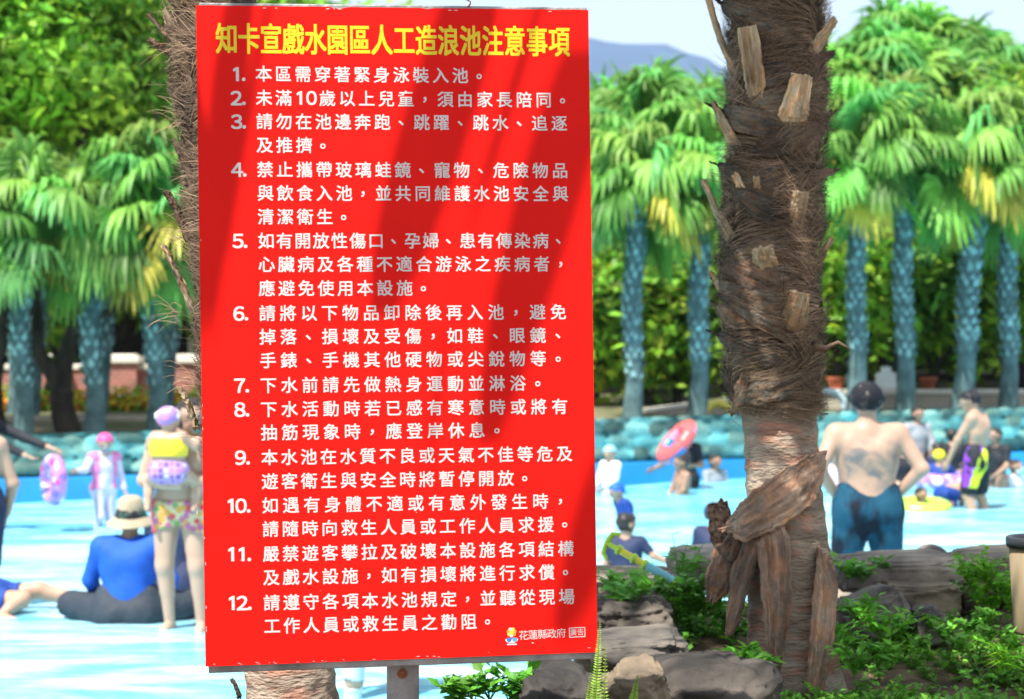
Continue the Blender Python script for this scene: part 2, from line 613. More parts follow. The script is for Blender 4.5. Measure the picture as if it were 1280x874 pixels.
# ------------------------------------------------------------------ vegetation
def fan_leaf(mb, hub, d, up, Rl, nseg=24, spread=290, droop=0.9, col=(1, 1, 1), stem=None, fold=0.35, rng=RNG, stemcol=(0.8, 0.9, 0.5)):
    """palm fan: pleated segments round a hub, joined near it, their free tips hanging; stem = where the stalk starts"""
    d = nrm(d)
    up = nrm(np.asarray(up) - d * np.dot(up, d))
    s_ = np.cross(up, d)
    a = np.radians(np.linspace(-spread / 2, spread / 2, nseg)) + rng.normal(0, 0.02, nseg)
    L = Rl * (0.72 + 0.28 * np.cos(a * 0.55)) * rng.uniform(0.9, 1.06, nseg)
    D0 = np.cos(a)[:, None] * d + np.sin(a)[:, None] * s_ + (0.16 + 0.12 * np.abs(a))[:, None] * up * fold
    D0 /= np.linalg.norm(D0, axis=1)[:, None]
    sv = np.array([0.04, 0.3, 0.55, 0.75, 0.9, 1.0])
    wv = np.array([0.12, 0.9, 1.0, 0.62, 0.34, 0.04])
    P = np.repeat(hub[None, None], nseg, 0).repeat(len(sv), 1).astype(float)
    cur = np.tile(hub, (nseg, 1)).astype(float)
    prev = 0.0
    dro = droop * rng.uniform(0.75, 1.3, nseg)
    out = []
    for q, s1 in enumerate(sv):
        b = np.clip((s1 - 0.40) / 0.42, 0, 1) ** 1.1 * dro * 1.25
        dd = D0 + b[:, None] * np.array([0, 0, -1.6])
        dd /= np.linalg.norm(dd, axis=1)[:, None]
        cur = cur + dd * ((s1 - prev) * L)[:, None]
        prev = s1
        out.append(cur.copy())
    P = np.stack(out, 1)
    half = Rl * 0.55 * math.radians(spread) / nseg * 0.56
    side = -np.sin(a)[:, None] * d + np.cos(a)[:, None] * s_
    pleat = up[None] * ((np.arange(nseg) % 2) * 2 - 1)[:, None] * 0.55
    sd = side + pleat
    sd /= np.linalg.norm(sd, axis=1)[:, None]
    A = P + sd[:, None] * (half * wv)[None, :, None]
    B = P - sd[:, None] * (half * wv)[None, :, None]
    V = np.stack([A, B], 2).reshape(-1, 3)
    k = len(sv)
    idx = []
    for i in range(nseg):
        o = i * k * 2
        for j in range(k - 1):
            idx.append([o + 2 * j, o + 2 * j + 1, o + 2 * j + 3, o + 2 * j + 2])
    c = np.asarray(col)[None] * rng.uniform(0.82, 1.18, (len(idx), 1))
    mb.add(V, idx, c)
    if stem is not None:
        stem = np.asarray(stem, float)
        mid = (stem + hub) / 2 + up * 0.06 * np.linalg.norm(hub - stem)
        mb.tube([stem, mid, hub, hub + d * Rl * 0.1], [0.022, 0.015, 0.012, 0.006], 4, False, stemcol)


def crown_mesh(name, Rl=0.85, n=40, seed=1, stalk=0.75, nseg=32, droop=0.95, lo=-40, scale=1.0):
    rng = np.random.default_rng(seed)
    mb = MB()
    for i in range(n):
        t = (i + 0.5) / n
        el = R(88 + (lo - 88) * t ** 1.05) + rng.normal(0, 0.24)
        az = i * 2.39996 + rng.normal(0, 0.4)
        dd = np.array([math.cos(el) * math.cos(az), math.cos(el) * math.sin(az), math.sin(el)])
        up = np.array([-math.sin(el) * math.cos(az), -math.sin(el) * math.sin(az), math.cos(el)])
        st = stalk * rng.uniform(0.75, 1.2)
        hub = dd * st + np.array([0, 0, -0.10 * st * math.cos(el)])
        lean = nrm(dd * 0.8 + np.array([0, 0, rng.uniform(-0.75, 0.25)]) + rng.normal(0, .15, 3))
        up = nrm(up + rng.normal(0, 0.35, 3))
        age = t
        g = rng.uniform(0.6, 1.55)
        col = np.array([0.85 + 0.85 * rng.random() * (1 - .6 * age), 1.0 + 0.25 * rng.random(), 0.95]) * g
        if age > 0.68 and rng.random() < 0.20:
            col = np.array([4.2, 1.75, 1.3]) * rng.uniform(0.6, 1.15)
        elif rng.random() < 0.3:
            col = np.array([0.75, 1.05, 1.3]) * g
        fan_leaf(mb, hub, lean, up, Rl * rng.uniform(0.85, 1.12), nseg, 285, droop * rng.uniform(0.6, 1.3), col,
                 stem=dd * 0.08 + np.array([0, 0, -0.12]), rng=rng)
    return mb.mesh(name, M['leaf_palm'])


CROWNS = [crown_mesh('crown', 0.84, 34, 11), crown_mesh('crown', 0.90, 32, 12, droop=1.25), crown_mesh('crown', 0.82, 36, 13, stalk=0.85),
          crown_mesh('crown', 0.95, 30, 14, stalk=0.9, droop=0.6, lo=-30)]


def bg_palm(xb, yb, D, xt, yt, width, label, ck, rot, sc, grp='fan palms in rows beyond the pool'):
    base = px(xb, yb, D)
    top = px(xt, yt, D)
    t = thing('fan_palm', base, label, 'palm tree', grp)
    mb = MB()
    n, m = 12, 26
    r0 = 0.86 * width / F * D / 2
    rng = np.random.default_rng(int(xb * 7 + yb))
    lenz = top[2] - base[2]
    pts = [base + (top - base) * (q / (m - 1)) + np.array([0.03 * math.sin(q * 0.35), 0, 0]) for q in range(m)]
    pts[0] = pts[0] - np.array([0, 0, 0.1])
    rad = [r0 * (1.25 - 0.28 * min(1, q / 4) + 0.10 * (q / m)) for q in range(m)]
    mb.tube(pts, rad, n, True, (0.55, 0.6, 0.62))
    # overlapping stubs of old leaf stalks, spiralling up the upper three quarters
    rows = int(lenz / 0.115)
    for i in range(rows):
        f = (i + 1.0) / rows
        if f < 0.22:
            continue
        c = base + (top - base) * f + np.array([0.03 * math.sin(f * 25 * 0.35), 0, 0])
        for j in range(7):
            a = 2 * math.pi * (j + 0.5 * (i % 2)) / 7 + 0.1 * i
            o = np.array([math.cos(a), math.sin(a), 0])
            tt = np.array([-math.sin(a), math.cos(a), 0])
            rr = r0 * 1.06
            a += rng.normal(0, .12)
            c = c + np.array([0, 0, rng.normal(0, .016)])
            w_ = r0 * rng.uniform(.26, .46)
            h_ = rng.uniform(.06, .13)
            br = rng.uniform(0.55, 1.9)
            p = [c + o * rr * 0.97 - np.array([0, 0, h_ * .5]), c + o * rr * 1.06 + tt * w_, c + o * (rr * 1.22) + np.array([0, 0, h_ * .9]), c + o * rr * 1.06 - tt * w_,
                 c + o * rr * 1.22]
            mb.add(p, [[0, 1, 4], [1, 2, 4], [2, 3, 4], [3, 0, 4]], np.array([0.9, 1.0, 1.0]) * br)
    mb.build('trunk', M['bark_teal'], t, smoothed=False)
    cr_ = link('crown', CROWNS[ck], t)
    cr_.location = tuple(top - base + np.array([0, 0, 0.15]))
    cr_.rotation_euler = (0, 0, rot)
    cr_.scale = (sc, sc, sc)
    return t


PALMS = [
    (1133, 508, 36.0, 1138, 120, 20, 'slender tall fan palm far behind, its crown between the two tallest on the right', 3, 0.8, 1.25),
    (1206, 508, 36.5, 1208, 150, 20, 'fan palm far behind the leaning palm, only its crown in view', 3, 2.2, 1.25),
    (793, 508, 36.0, 778, 212, 20, 'fan palm far behind, its crown between the sign and the tallest palm there', 3, 1.0, 1.15),
    (872, 508, 36.5, 866, 205, 20, 'fan palm far behind, its crown beside the upper shaggy trunk', 3, 4.2, 1.15),
    (20, 520, 30.0, 12, 190, 22, 'taller fan palm of the second row at the left edge of the picture', 3, 5.2, 1.1),
    (28, 540, 24.0, 26, 300, 27, 'fan palm at the far left edge beside a dark leaning tree trunk', 0, 0.3, 1.0),
    (118, 541, 24.3, 113, 300, 28, 'fan palm behind the girl in the pink cap, right of the forked trunk', 1, 1.5, 1.0),
    (196, 536, 24.6, 192, 285, 27, 'fan palm with its trunk just left of the sign', 2, 2.9, 1.02),
    (790, 522, 26.4, 794, 258, 25, 'fan palm with its trunk just right of the red sign', 1, 4.0, 1.0),
    (871, 518, 26.8, 879, 243, 25, 'fan palm seen between the sign and the shaggy trunk, standing by the ramp', 0, 5.1, 1.0),
    (1070, 510, 28.0, 1073, 213, 25, 'fan palm rising above the cap of the bare-backed man', 2, 0.9, 1.05),
    (1131, 512, 28.3, 1129, 208, 25, 'fan palm right of the bare-backed man, straight trunk', 0, 2.2, 1.08),
    (1202, 508, 28.5, 1222, 220, 28, 'fan palm with a trunk leaning right, yellow leaf under its crown', 1, 3.3, 1.08),
    (1260, 503, 29.0, 1262, 226, 24, 'fan palm nearest the right edge of the picture', 2, 5.6, 1.05),
    (36, 520, 28.0, 66, 162, 24, 'taller fan palm of the second row, behind the forked tree', 3, 0.4, 1.1),
    (121, 520, 28.5, 152, 137, 24, 'taller fan palm of the second row, between two trunks left of the sign', 3, 1.9, 1.15),
    (203, 520, 28.2, 228, 162, 24, 'taller fan palm of the second row, half behind the shaggy trunk at the sign', 1, 3.9, 1.1),
    (794, 508, 33.0, 812, 200, 22, 'tallest fan palm between sign and shaggy trunk, its top against the sky', 3, 2.6, 1.12),
    (738, 508, 33.0, 752, 245, 22, 'fan palm of the second row, its crown cut by the edge of the sign', 3, 5.0, 1.1),
    (875, 508, 34.0, 885, 232, 22, 'fan palm of the second row, its crown touching the shaggy trunk', 2, 1.2, 1.1),
    (1068, 508, 33.5, 1046, 176, 22, 'tall fan palm of the second row, just right of the shaggy trunk', 3, 0.2, 1.2),
    (1128, 508, 34.0, 1103, 161, 22, 'tallest fan palm on the right, its top against the cloud', 3, 1.4, 1.25),
    (1207, 508, 34.5, 1165, 182, 22, 'tall fan palm of the second row with a dark fan against the cloud', 3, 3.0, 1.25),
    (1259, 506, 35.0, 1240, 233, 22, 'fan palm of the second row between the leaning palm and the right edge', 2, 4.4, 1.2),
]
for p_ in PALMS:
    bg_palm(*p_)


def leaf_cloud(mb, cen, rad, n_cl, per, size, rng, tint=(1, 1, 1), clr=0.42, hollow=0.45, var=0.35):
    """many small folded leaves in clumps spread through an uneven ellipsoid"""
    cen, rad = np.asarray(cen, float), np.asarray(rad, float)
    d = rng.normal(size=(n_cl, 3))
    d /= np.linalg.norm(d, axis=1)[:, None]
    rr = hollow + (1 - hollow) * rng.random(n_cl) ** 0.6
    bumpy = np.array([1 + 0.28 * fbm((v * 1.7 + cen * 0.37).tolist(), 3) for v in d])
    C = cen + d * rad * (rr * bumpy)[:, None]
    ct = rng.uniform(1 - var, 1 + var, (n_cl, 1)) * (np.array(tint)[None] * np.stack([rng.uniform(0.75, 1.45, n_cl), np.ones(n_cl), rng.uniform(0.7, 1.2, n_cl)], 1))
    P = np.repeat(C, per, 0) + rng.normal(size=(n_cl * per, 3)) * np.array([1, 1, 0.7]) * clr
    N = P.shape[0]
    nrmv = rng.normal(size=(N, 3)) * 0.65 + np.array([0, 0, 0.9]) + np.repeat(d, per, 0) * 0.5
    nrmv /= np.linalg.norm(nrmv, axis=1)[:, None]
    t = rng.normal(size=(N, 3))
    t -= nrmv * (t * nrmv).sum(1)[:, None]
    t /= np.linalg.norm(t, axis=1)[:, None]
    b = np.cross(nrmv, t)
    s = size * rng.uniform(0.6, 1.35, (N, 1))
    a0 = P - t * s
    a1 = P + b * s * 0.42 + nrmv * s * 0.12
    a2 = P + t * s * 1.05
    a3 = P - b * s * 0.42 + nrmv * s * 0.12
    V = np.stack([a0, a1, a2, a3], 1).reshape(-1, 3)
    i = np.arange(N)[:, None] * 4
    col = np.repeat(ct, per, 0) * rng.uniform(0.8, 1.2, (N, 1))
    mb.add(V, np.concatenate([i, i + 1, i + 2, i + 3], 1), col)


def limb(mb, a, b, r0, r1, wob=0.08, n=9, rng=RNG, sides=9):
    a, b = np.asarray(a, float), np.asarray(b, float)
    L = np.linalg.norm(b - a)
    t = np.linspace(0, 1, n)[:, None]
    w = np.zeros((n, 3))
    k = rng.normal(size=(2, 3)) * wob * L
    w = np.sin(t * math.pi) * k[0] + np.sin(t * 2 * math.pi) * k[1] * 0.5
    mb.tube(a + (b - a) * t + w, np.linspace(r0, r1, n), sides, True)


def broadleaf(name, base, label, blobs, trunk, seed, size=0.13, per=70, tint=(1, 1, 1), cat='tree', grp=None, dens=1.0):
    """blobs: crown masses (centre, radii, clumps) in world coordinates; trunk: limbs (from, to, r0, r1)"""
    t = thing(name, base, label, cat, grp)
    rng = np.random.default_rng(seed)
    mb = MB()
    for a, b, r0, r1 in trunk:
        limb(mb, a, b, r0, r1, rng=rng)
    mb.build('trunk', M['bark_dark'], t)
    mb = MB()
    for c, r, n in blobs:
        leaf_cloud(mb, c, r, int(n * dens), per, size, rng, tint, clr=0.34 if size < .12 else .42, var=.55)
    mb.build('crown', M['leaf_tree'], t)
    return t


# big tree over the left of the picture, forked dark trunk behind the pink-capped girl
b0 = px(80, 541, 24.8)
broadleaf('broadleaf_tree', b0, 'large dark green tree on a forked dark trunk at top left', [
    (px(40, 60, 25.6), (1.9, 1.6, 1.3), 90), (px(150, 40, 26.5), (1.5, 1.5, 1.1), 70), (px(-60, 10, 25.6), (1.8, 1.6, 1.6), 60),
    (px(60, -60, 25.6), (2.2, 1.8, 1.3), 60), (px(10, 165, 26.2), (0.9, 1.2, 0.7), 26), (px(185, 95, 26.8), (0.9, 1.0, 0.8), 30)],
    [(b0 - [0, 0, .1], px(78, 490, 24.8), 0.20, 0.17), (px(78, 495, 24.8), px(48, 405, 25.0), 0.13, 0.09), (px(48, 405, 25.0), px(20, 200, 25.4), 0.09, 0.05),
     (px(79, 495, 24.8), px(98, 400, 24.9), 0.13, 0.10), (px(98, 400, 24.9), px(110, 150, 25.6), 0.10, 0.04), (px(98, 400, 24.9), px(205, 330, 25.2), 0.06, 0.04),
     (px(205, 330, 25.2), px(180, 90, 26), 0.05, 0.03)], 21, 0.105, 80, (1.9, 1.75, 1.1))
b0 = px(14, 542, 24.6)
broadleaf('broadleaf_tree', b0, 'dark leaning tree trunk at the left edge, its crown mostly out of the picture', [
    (px(-150, 150, 25.5), (1.7, 1.5, 1.6), 60), (px(-90, 280, 25.2), (0.8, 0.8, 0.6), 16)],
    [(b0 - [0, 0, .1], px(8, 400, 24.7), 0.17, 0.13), (px(8, 400, 24.7), px(-70, 200, 25.2), 0.13, 0.06)], 22, 0.11, 70)
b0 = px(1290, 500, 33)
broadleaf('broadleaf_tree', b0, 'bright yellow-green tree at the upper right corner of the picture', [
    (px(1290, 178, 34), (1.5, 1.4, 1.1), 60), (px(1360, 160, 34), (1.6, 1.4, 1.3), 60), (px(1245, 155, 35), (0.9, 0.9, 0.6), 26)],
    [(b0 - [0, 0, .1], px(1286, 300, 33.2), 0.17, 0.1), (px(1286, 300, 33.2), px(1300, 160, 34), 0.1, 0.05)], 23, 0.13, 70, (1.35, 1.25, 0.9))

# lower yellow-green trees standing behind the palm trunks
LOW = [(742, 375, 31.2, 0.9, 'small dark trunked tree behind the second palm crown right of the sign'), (812, 400, 31.6, 1.0, 'small yellow-green tree between the two palm trunks right of the sign'),
       (842, 345, 32.0, 0.9, 'small bright tree behind the palm trunk next to the shaggy trunk'), (905, 390, 31.4, 0.9, 'small tree half hidden by the shaggy palm trunk'),
       (1040, 345, 31.2, 1.0, 'small yellow-green tree just right of the shaggy palm trunk'), (1100, 350, 31.6, 1.1, 'small yellow-green tree between the two straight palm trunks'),
       (1168, 345, 31.8, 1.15, 'small yellow-green tree left of the leaning palm trunk'), (1243, 375, 32.0, 1.0, 'small bright tree between the leaning palm and the right-hand palm'),
       (1300, 340, 31.6, 1.1, 'small bright tree at the right edge below the tall tree'),
       (62, 402, 31, 0.42, 'low bright bush behind the forked trunk'), (-40, 400, 31, 0.9, 'low bush beyond the left edge'),
       (330, 380, 31.2, 1.1, 'small tree hidden behind the red sign'), (560, 370, 31.6, 1.2, 'small tree in the middle hidden behind the red sign')]
for i, (x_, y_, D_, r_, lab) in enumerate(LOW):
    b0 = px(x_ + 6 * ((i % 3) - 1), 502, D_)
    c0 = px(x_, y_, D_)
    if 'hidden behind the red sign' in lab or 'beyond the left' in lab:
        continue
    broadleaf('bushy_tree', b0, lab, [(c0, (r_ * 1.05, r_ * 0.9, r_ * 0.85), int(34 * r_ * r_)), (c0 + np.array([0.5 * r_ * (-1) ** i, 0.1, -0.75 * r_]), (r_ * .45, r_ * .5, r_ * .3), int(8 * r_ * r_))],
              [(b0 - [0, 0, .1], c0 - [0, 0, 0.3], 0.085, 0.05), (b0 + [0.02, 0, 0.5], c0 + [0.5 * r_, 0, -.5], 0.05, 0.02), (b0 + [0, 0, 0.7], c0 + [-0.5 * r_, 0, -.4], 0.05, 0.02)],
              100 + i, 0.15, 60, (1.9, 1.75, 0.95) if i % 3 == 1 else (1.15, 1.3, 0.9), 'tree', 'small bushy trees behind the palms')

# dense trees closing the view
TALL = [(-30, 150, 38, 3.3, 'tall dark tree behind the palms at the left edge'), (150, 170, 40, 3.2, 'tall dark tree behind the palms left of the sign'),
        (330, 120, 41, 3.4, 'tall tree behind the upper left corner of the sign'), (520, 200, 42, 3.0, 'tall tree rising behind the middle of the sign'),
        (690, 260, 41, 2.6, 'tall tree behind the upper right corner of the sign'), (800, 265, 40, 2.3, 'tall yellow-green tree behind the palms right of the sign'),
        (905, 265, 41, 2.4, 'tall yellow-green tree behind the shaggy palm trunk'), (1060, 245, 41, 2.5, 'tall dark tree behind the straight palms'),
        (1190, 250, 42, 2.6, 'tall dark tree behind the leaning palm'), (1330, 255, 40, 2.7, 'tall dark tree behind the right edge of the picture')]
for i, (x_, y_, D_, r_, lab) in enumerate(TALL):
    b0 = px(x_, 490, D_)
    c0 = px(x_, y_, D_)
    br = 5 <= i <= 6
    broadleaf('broadleaf_tree', b0, lab, [(c0, (r_, r_ * .7, r_ * 0.85), int(17 * r_ * r_)), (c0 + np.array([0.7, -.2, -2.3]), (r_ * 1.05, r_ * .6, r_ * .55), int(12 * r_ * r_))],
              [(b0 - [0, 0, .2], c0, 0.17, 0.07), (b0 + [0, 0, 1.2], c0 + [1.5, 0, -.5], 0.10, 0.03), (b0 + [0, 0, 1.3], c0 + [-1.4, 0, -.3], 0.10, 0.03)],
              200 + i, 0.24, 48, (2.2, 1.9, 0.95) if br else (1.6, 1.6, 1.1), 'tree', 'tall trees closing the view beyond the palms')

# far wood on the hill's foot: one mass
rng = np.random.default_rng(5)
mb = MB()
for x_ in np.linspace(-26, 26, 22):
    leaf_cloud(mb, (x_, 56 + rng.uniform(-2, 2), 3.0 + rng.uniform(-.3, .3)), (2.0, 1.6, 2.4), 26, 40, 0.36, rng, (0.7, 0.85, 0.9), 0.6)
tag(mb.build('far_wood', M['leaf_tree'], smoothed=True), kind='stuff')


# ------------------------------------------------------------------ things on the terrace
def brick_material():
    m, n, l, b = new_mat('red_brick')
    t = n.new('ShaderNodeTexCoord')
    mpn = n.new('ShaderNodeMapping')
    mpn.inputs['Rotation'].default_value = (R(90), 0, 0)
    l.new(t.outputs['Object'], mpn.inputs[0])
    br = n.new('ShaderNodeTexBrick')
    br.inputs['Scale'].default_value = 3.2
    br.inputs['Color1'].default_value = (0.36, 0.10, 0.07, 1)
    br.inputs['Color2'].default_value = (0.26, 0.075, 0.06, 1)
    br.inputs['Mortar'].default_value = (0.45, 0.36, 0.31, 1)
    br.inputs['Mortar Size'].default_value = 0.02
    l.new(mpn.outputs[0], br.inputs['Vector'])
    l.new(br.outputs['Color'], b.inputs['Base Color'])
    b.inputs['Roughness'].default_value = 0.9
    return m


M['brick'] = brick_material()
M['flower'] = mat('hedge_flower', (1, 1, 1), 0.6, 0.2, 0.05, attr=True, translucent=0.3)

D_ = 36.0
x0, x1 = px(-60, 0, D_)[0], px(330, 0, D_)[0]
bz, tz = 0.75, px(0, 462, D_)[2]
bw = thing('brick_wall', (px(140, 0, D_)[0], D_, bz), 'low red brick wall with cream capped piers behind the yellow flowers', 'wall')
mb = MB()
mb.box(((x0 + x1) / 2, D_, (bz + tz) / 2), (x1 - x0, 0.22, tz - bz))
mb.build('brickwork', M['brick'], bw, smoothed=False)
mb = MB()
mb.box(((x0 + x1) / 2, D_, tz + 0.055), (x1 - x0, 0.32, 0.11), bevel=0.015)
mb.build('coping', M['cream'], bw, smoothed=False)
for x_ in (-30, 65, 158, 232, 300):
    p = px(x_, 0, D_)
    mb = MB()
    mb.box((p[0], D_ - 0.16, (bz + tz + 0.12) / 2), (0.55, 0.36, tz - bz + 0.12))
    pr = mb.build('pier', M['brick'], bw, smoothed=False)
    mb = MB()
    mb.box((p[0], D_ - 0.16, tz + 0.2), (0.70, 0.5, 0.14), bevel=0.02)
    mb.box((p[0], D_ - 0.16, tz + 0.29), (0.5, 0.36, 0.05), bevel=0.015)
    pc = mb.mesh('pier_cap', M['cream'], False, off=tuple(bw['_base']))
    link('pier_cap', pc, pr)

# flowering hedge in front of the brick wall
rng = np.random.default_rng(9)
c0 = px(130, 505, 31)
hd = thing('flower_hedge', (c0[0], 31, 0.8), 'low hedge of yellow and orange flowers in front of the brick wall', 'hedge')
mb = MB()
for x_ in np.linspace(-40, 300, 24):
    leaf_cloud(mb, px(x_, 512, 31), (0.35, 0.35, 0.28), 8, 40, 0.07, rng, (1.5, 1.6, 0.7), 0.16)
mb.build('foliage', M['leaf_tree'], hd)
mb = MB()
for x_ in np.linspace(-40, 300, 34):
    for q in range(26):
        p = px(x_ + rng.normal(0, 7), 505 + rng.normal(0, 6), 30.75 + rng.normal(0, .12))
        col = [(0.85, 0.62, 0.04), (0.85, 0.72, 0.10), (0.80, 0.28, 0.05)][int(rng.choice(3, p=[.5, .3, .2]))]
        mb.ball(p, (0.055, 0.055, 0.035), 6, 4, col=col)
mb.build('flowers', M['flower'], hd)

# low grey rail between the palms and the flowers
D_ = 27.5
rl = thing('low_rail', (px(120, 0, D_)[0], D_, 0.8), 'low grey rail on short posts in front of the flower hedge', 'rail')
mb = MB()
a, b = px(-40, 524, D_), px(262, 522, D_)
mb.box((a + b) / 2, (b[0] - a[0], 0.12, 0.085), bevel=0.012)
mb.build('top_rail', M['concrete'], rl, smoothed=False)
for x_ in (-20, 52, 100, 172, 244):
    mb = MB()
    p = px(x_, 523, D_)
    mb.box((p[0], D_, (p[2] - .05 + 0.78) / 2), (0.10, 0.10, p[2] - .05 - 0.78 + 0.02))
    mb.build('post', M['concrete'], rl, smoothed=False)

# dark open pavilion behind everything
D_ = 46.0
pv = thing('pavilion', (px(640, 0, D_)[0], D_, 0.8), 'long dark wooden pavilion in the shade behind the trees', 'pavilion')
xa, xb = px(-160, 0, D_)[0], px(1480, 0, D_)[0]
mb = MB()
mb.box(((xa + xb) / 2, D_ + 3, 2.1), (xb - xa, 0.2, 3.0))
mb.build('back_wall', M['dark_wood'], pv, smoothed=False)
mb = MB()
for s_ in (-1, 1):
    mb.box(((xa + xb) / 2, D_ + 1.5 + s_ * 1.25, 3.95), (xb - xa, 2.9, 0.16), rot=rotx(-s_ * 0.42))
mb.build('roof', M['dark_wood'], pv, smoothed=False)
mb = MB()
mb.box(((xa + xb) / 2, D_ - 0.05, 2.95), (xb - xa, 0.16, 0.24))
mb.build('eave_beam', M['cream'], pv, smoothed=False)
mb = MB()
mb.box(((xa + xb) / 2, D_ - 0.1, 1.32), (xb - xa, 0.07, 0.09))
mb.build('handrail', M['concrete'], pv, smoothed=False)
for x_ in np.linspace(-120, 1440, 14):
    mb = MB()
    p = px(x_, 0, D_)
    mb.box((p[0], D_, 1.85), (0.18, 0.18, 2.15))
    mb.build('post', M['cream'] if x_ < 300 else M['dark_wood'], pv, smoothed=False)

# beige planter wall at the right, sloped ramp wall by the sign
D_ = 30.0
pw = thing('planter_wall', (px(1150, 0, D_)[0], D_, 0.9), 'low beige planter wall behind the palms on the right', 'wall')
a, b = px(1000, 487, D_), px(1500, 482, D_)
mb = MB()
mb.box(((a[0] + b[0]) / 2, D_, (0.85 + a[2] - .08) / 2), (b[0] - a[0], 0.25, a[2] - .08 - 0.85))
mb.build('wall_body', M['concrete'], pw, smoothed=False)
mb = MB()
mb.box(((a[0] + b[0]) / 2, D_, a[2] - 0.035), (b[0] - a[0], 0.34, 0.085), bevel=0.012)
mb.build('coping', M['cream'], pw, smoothed=False)
D_ = 28.6
rw = thing('ramp_wall', (px(860, 0, D_)[0], D_, 0.9), 'pale ramp wall sloping up to the right behind two palms', 'wall')
mb = MB()
pts = [px(798, 517, D_), px(1010, 488, D_), px(1010, 525, D_), px(798, 527, D_)]
V = [p + [0, dy, 0] for dy in (0, 0.22) for p in pts]
mb.add(V, [[0, 1, 2, 3], [7, 6, 5, 4], [0, 4, 5, 1], [1, 5, 6, 2], [2, 6, 7, 3], [3, 7, 4, 0]])
mb.build('wall_body', M['concrete'], rw, smoothed=False)
mb = MB()
V = [p + [0, dy, dz] for dz in (0.004, 0.06) for dy in (-0.05, 0.27) for p in (pts[0], pts[1])]
mb.add(V, [[0, 1, 3, 2], [4, 6, 7, 5], [0, 4, 5, 1], [2, 3, 7, 6], [0, 2, 6, 4], [1, 5, 7, 3]])
mb.build('coping', M['cream'], rw, smoothed=False)
# white ornament on the planter, terracotta pots
mb = MB()
p = px(1107, 487, 30)
for dx, w_, h_ in ((0, .62, .11), (0, .34, .28), (0, .16, .38)):
    mb.box((p[0] + dx, 30, p[2] + h_ / 2 + 0.01), (w_, .16 - w_ * 0.05, h_), bevel=0.02)
single(mb, 'stone_ornament', M['white'], (p[0], 30, p[2]), 'small white stepped ornament on the planter wall beside a palm trunk', 'ornament', smoothed=False)
M['terracotta'] = mat('terracotta', (0.42, 0.12, 0.06), 0.8, 0.2, 0.2)
for x_, lab in ((1045, 'terracotta pot on the planter wall left of the bare-backed man'), (1160, 'terracotta pot on the planter wall between two palm trunks')):
    mb = MB()
    p = px(x_, 487, 30)
    mb.lathe([(0.0, .012), (.10, .012), (.15, .17), (.165, .17), (.165, .21), (.14, .21), (.13, .18), (0, .17)], p, 18)
    single(mb, 'flower_pot', M['terracotta'], p, lab, 'pot', 'terracotta pots on the planter wall')


# ------------------------------------------------------------------ the red notice board
TL, TR, BL = px(245, 7, 3.995), px(735, 13, 4.115), px(257, 833, 3.995)
UL, VL = np.linalg.norm(TR - TL), np.linalg.norm(BL - TL)
U, Vv = nrm(TR - TL), nrm(BL - TL)
NN = nrm(np.cross(Vv, U))
EYEP = np.array([0, 0, EYE])


def on_sign(x, y):
    d = np.array([(x - CX) / F, 1, -(y - CY) / F])
    t = np.dot(TL - EYEP, NN) / np.dot(d, NN)
    q = EYEP + t * d - TL
    return np.dot(q, U), np.dot(q, Vv)


def sgn(u, v, h=0.0):
    return TL + U * u + Vv * v + NN * h


SROT = np.stack([U, NN, -Vv], 1)       # columns: right, towards the viewer, up
M['sign_red'] = mat('sign_red', (0.76, 0.010, 0.006), 0.5, 0.10, 0.05, scale=3, bump=0.03, bscale=60)
M['sign_edge'] = mat('sign_edge', (0.62, 0.60, 0.58), 0.6, 0.4, 0.15, scale=20)
M['letter_white'] = mat('letter_white', (0.66, 0.64, 0.62), 0.45, 0.4, 0.07, scale=40)
M['letter_yellow'] = mat('letter_yellow', (0.78, 0.62, 0.012), 0.45, 0.4, 0.05, scale=40)
M['galv'] = mat('galvanised_steel', (0.36, 0.36, 0.35), 0.55, 0.5, scale=14, bump=0.25, bscale=60, metal=0.35, col2=(0.17, 0.165, 0.16), ramp=(0.3, 0.7))
M['rust'] = mat('rusty_steel', (0.28, 0.10, 0.05), 0.8, 0.3, 0.4, scale=40, bump=0.4)

base = np.array([(TL + U * .45)[0], (TL + U * .45)[1] + 0.05, 0.78])
sign = thing('notice_board', base, 'large red notice board with yellow heading and twelve numbered white rules on a steel post', 'sign')
mb = MB()
# board: 4 mm sheet with a slightly uneven, chipped top edge
nseg = 60
top = [0.0 + 0.0012 * fbm((i * 0.9, 3.1, 0)) + (0.003 if i in (21, 22, 35) else 0) for i in range(nseg + 1)]
V = []
for i in range(nseg + 1):
    u = UL * i / nseg
    V += [sgn(u, top[i], 0.004), sgn(u, VL, 0.004)]
mb.add(V, [[2 * i, 2 * i + 1, 2 * i + 3, 2 * i + 2] for i in range(nseg)])
board = mb.build('board', M['sign_red'], sign, smoothed=False)
mb = MB()
V = []
for i in range(nseg + 1):
    u = UL * i / nseg
    V += [sgn(u, top[i], 0.004), sgn(u, top[i], 0.0), sgn(u, VL, 0.0), sgn(u, VL, 0.004)]
mb.add(V, [[4 * i + j, 4 * i + j + 1, 4 * i + 5 + j, 4 * i + 4 + j] for i in range(nseg) for j in range(3)])
k = nseg * 4
mb.add([V[0], V[1], V[2], V[3], V[k], V[k + 1], V[k + 2], V[k + 3]], [[0, 3, 2, 1], [4, 5, 6, 7]])
link('board_edge', mb.mesh('board_edge', M['sign_edge'], False, off=tuple(sign['_base'])), board)


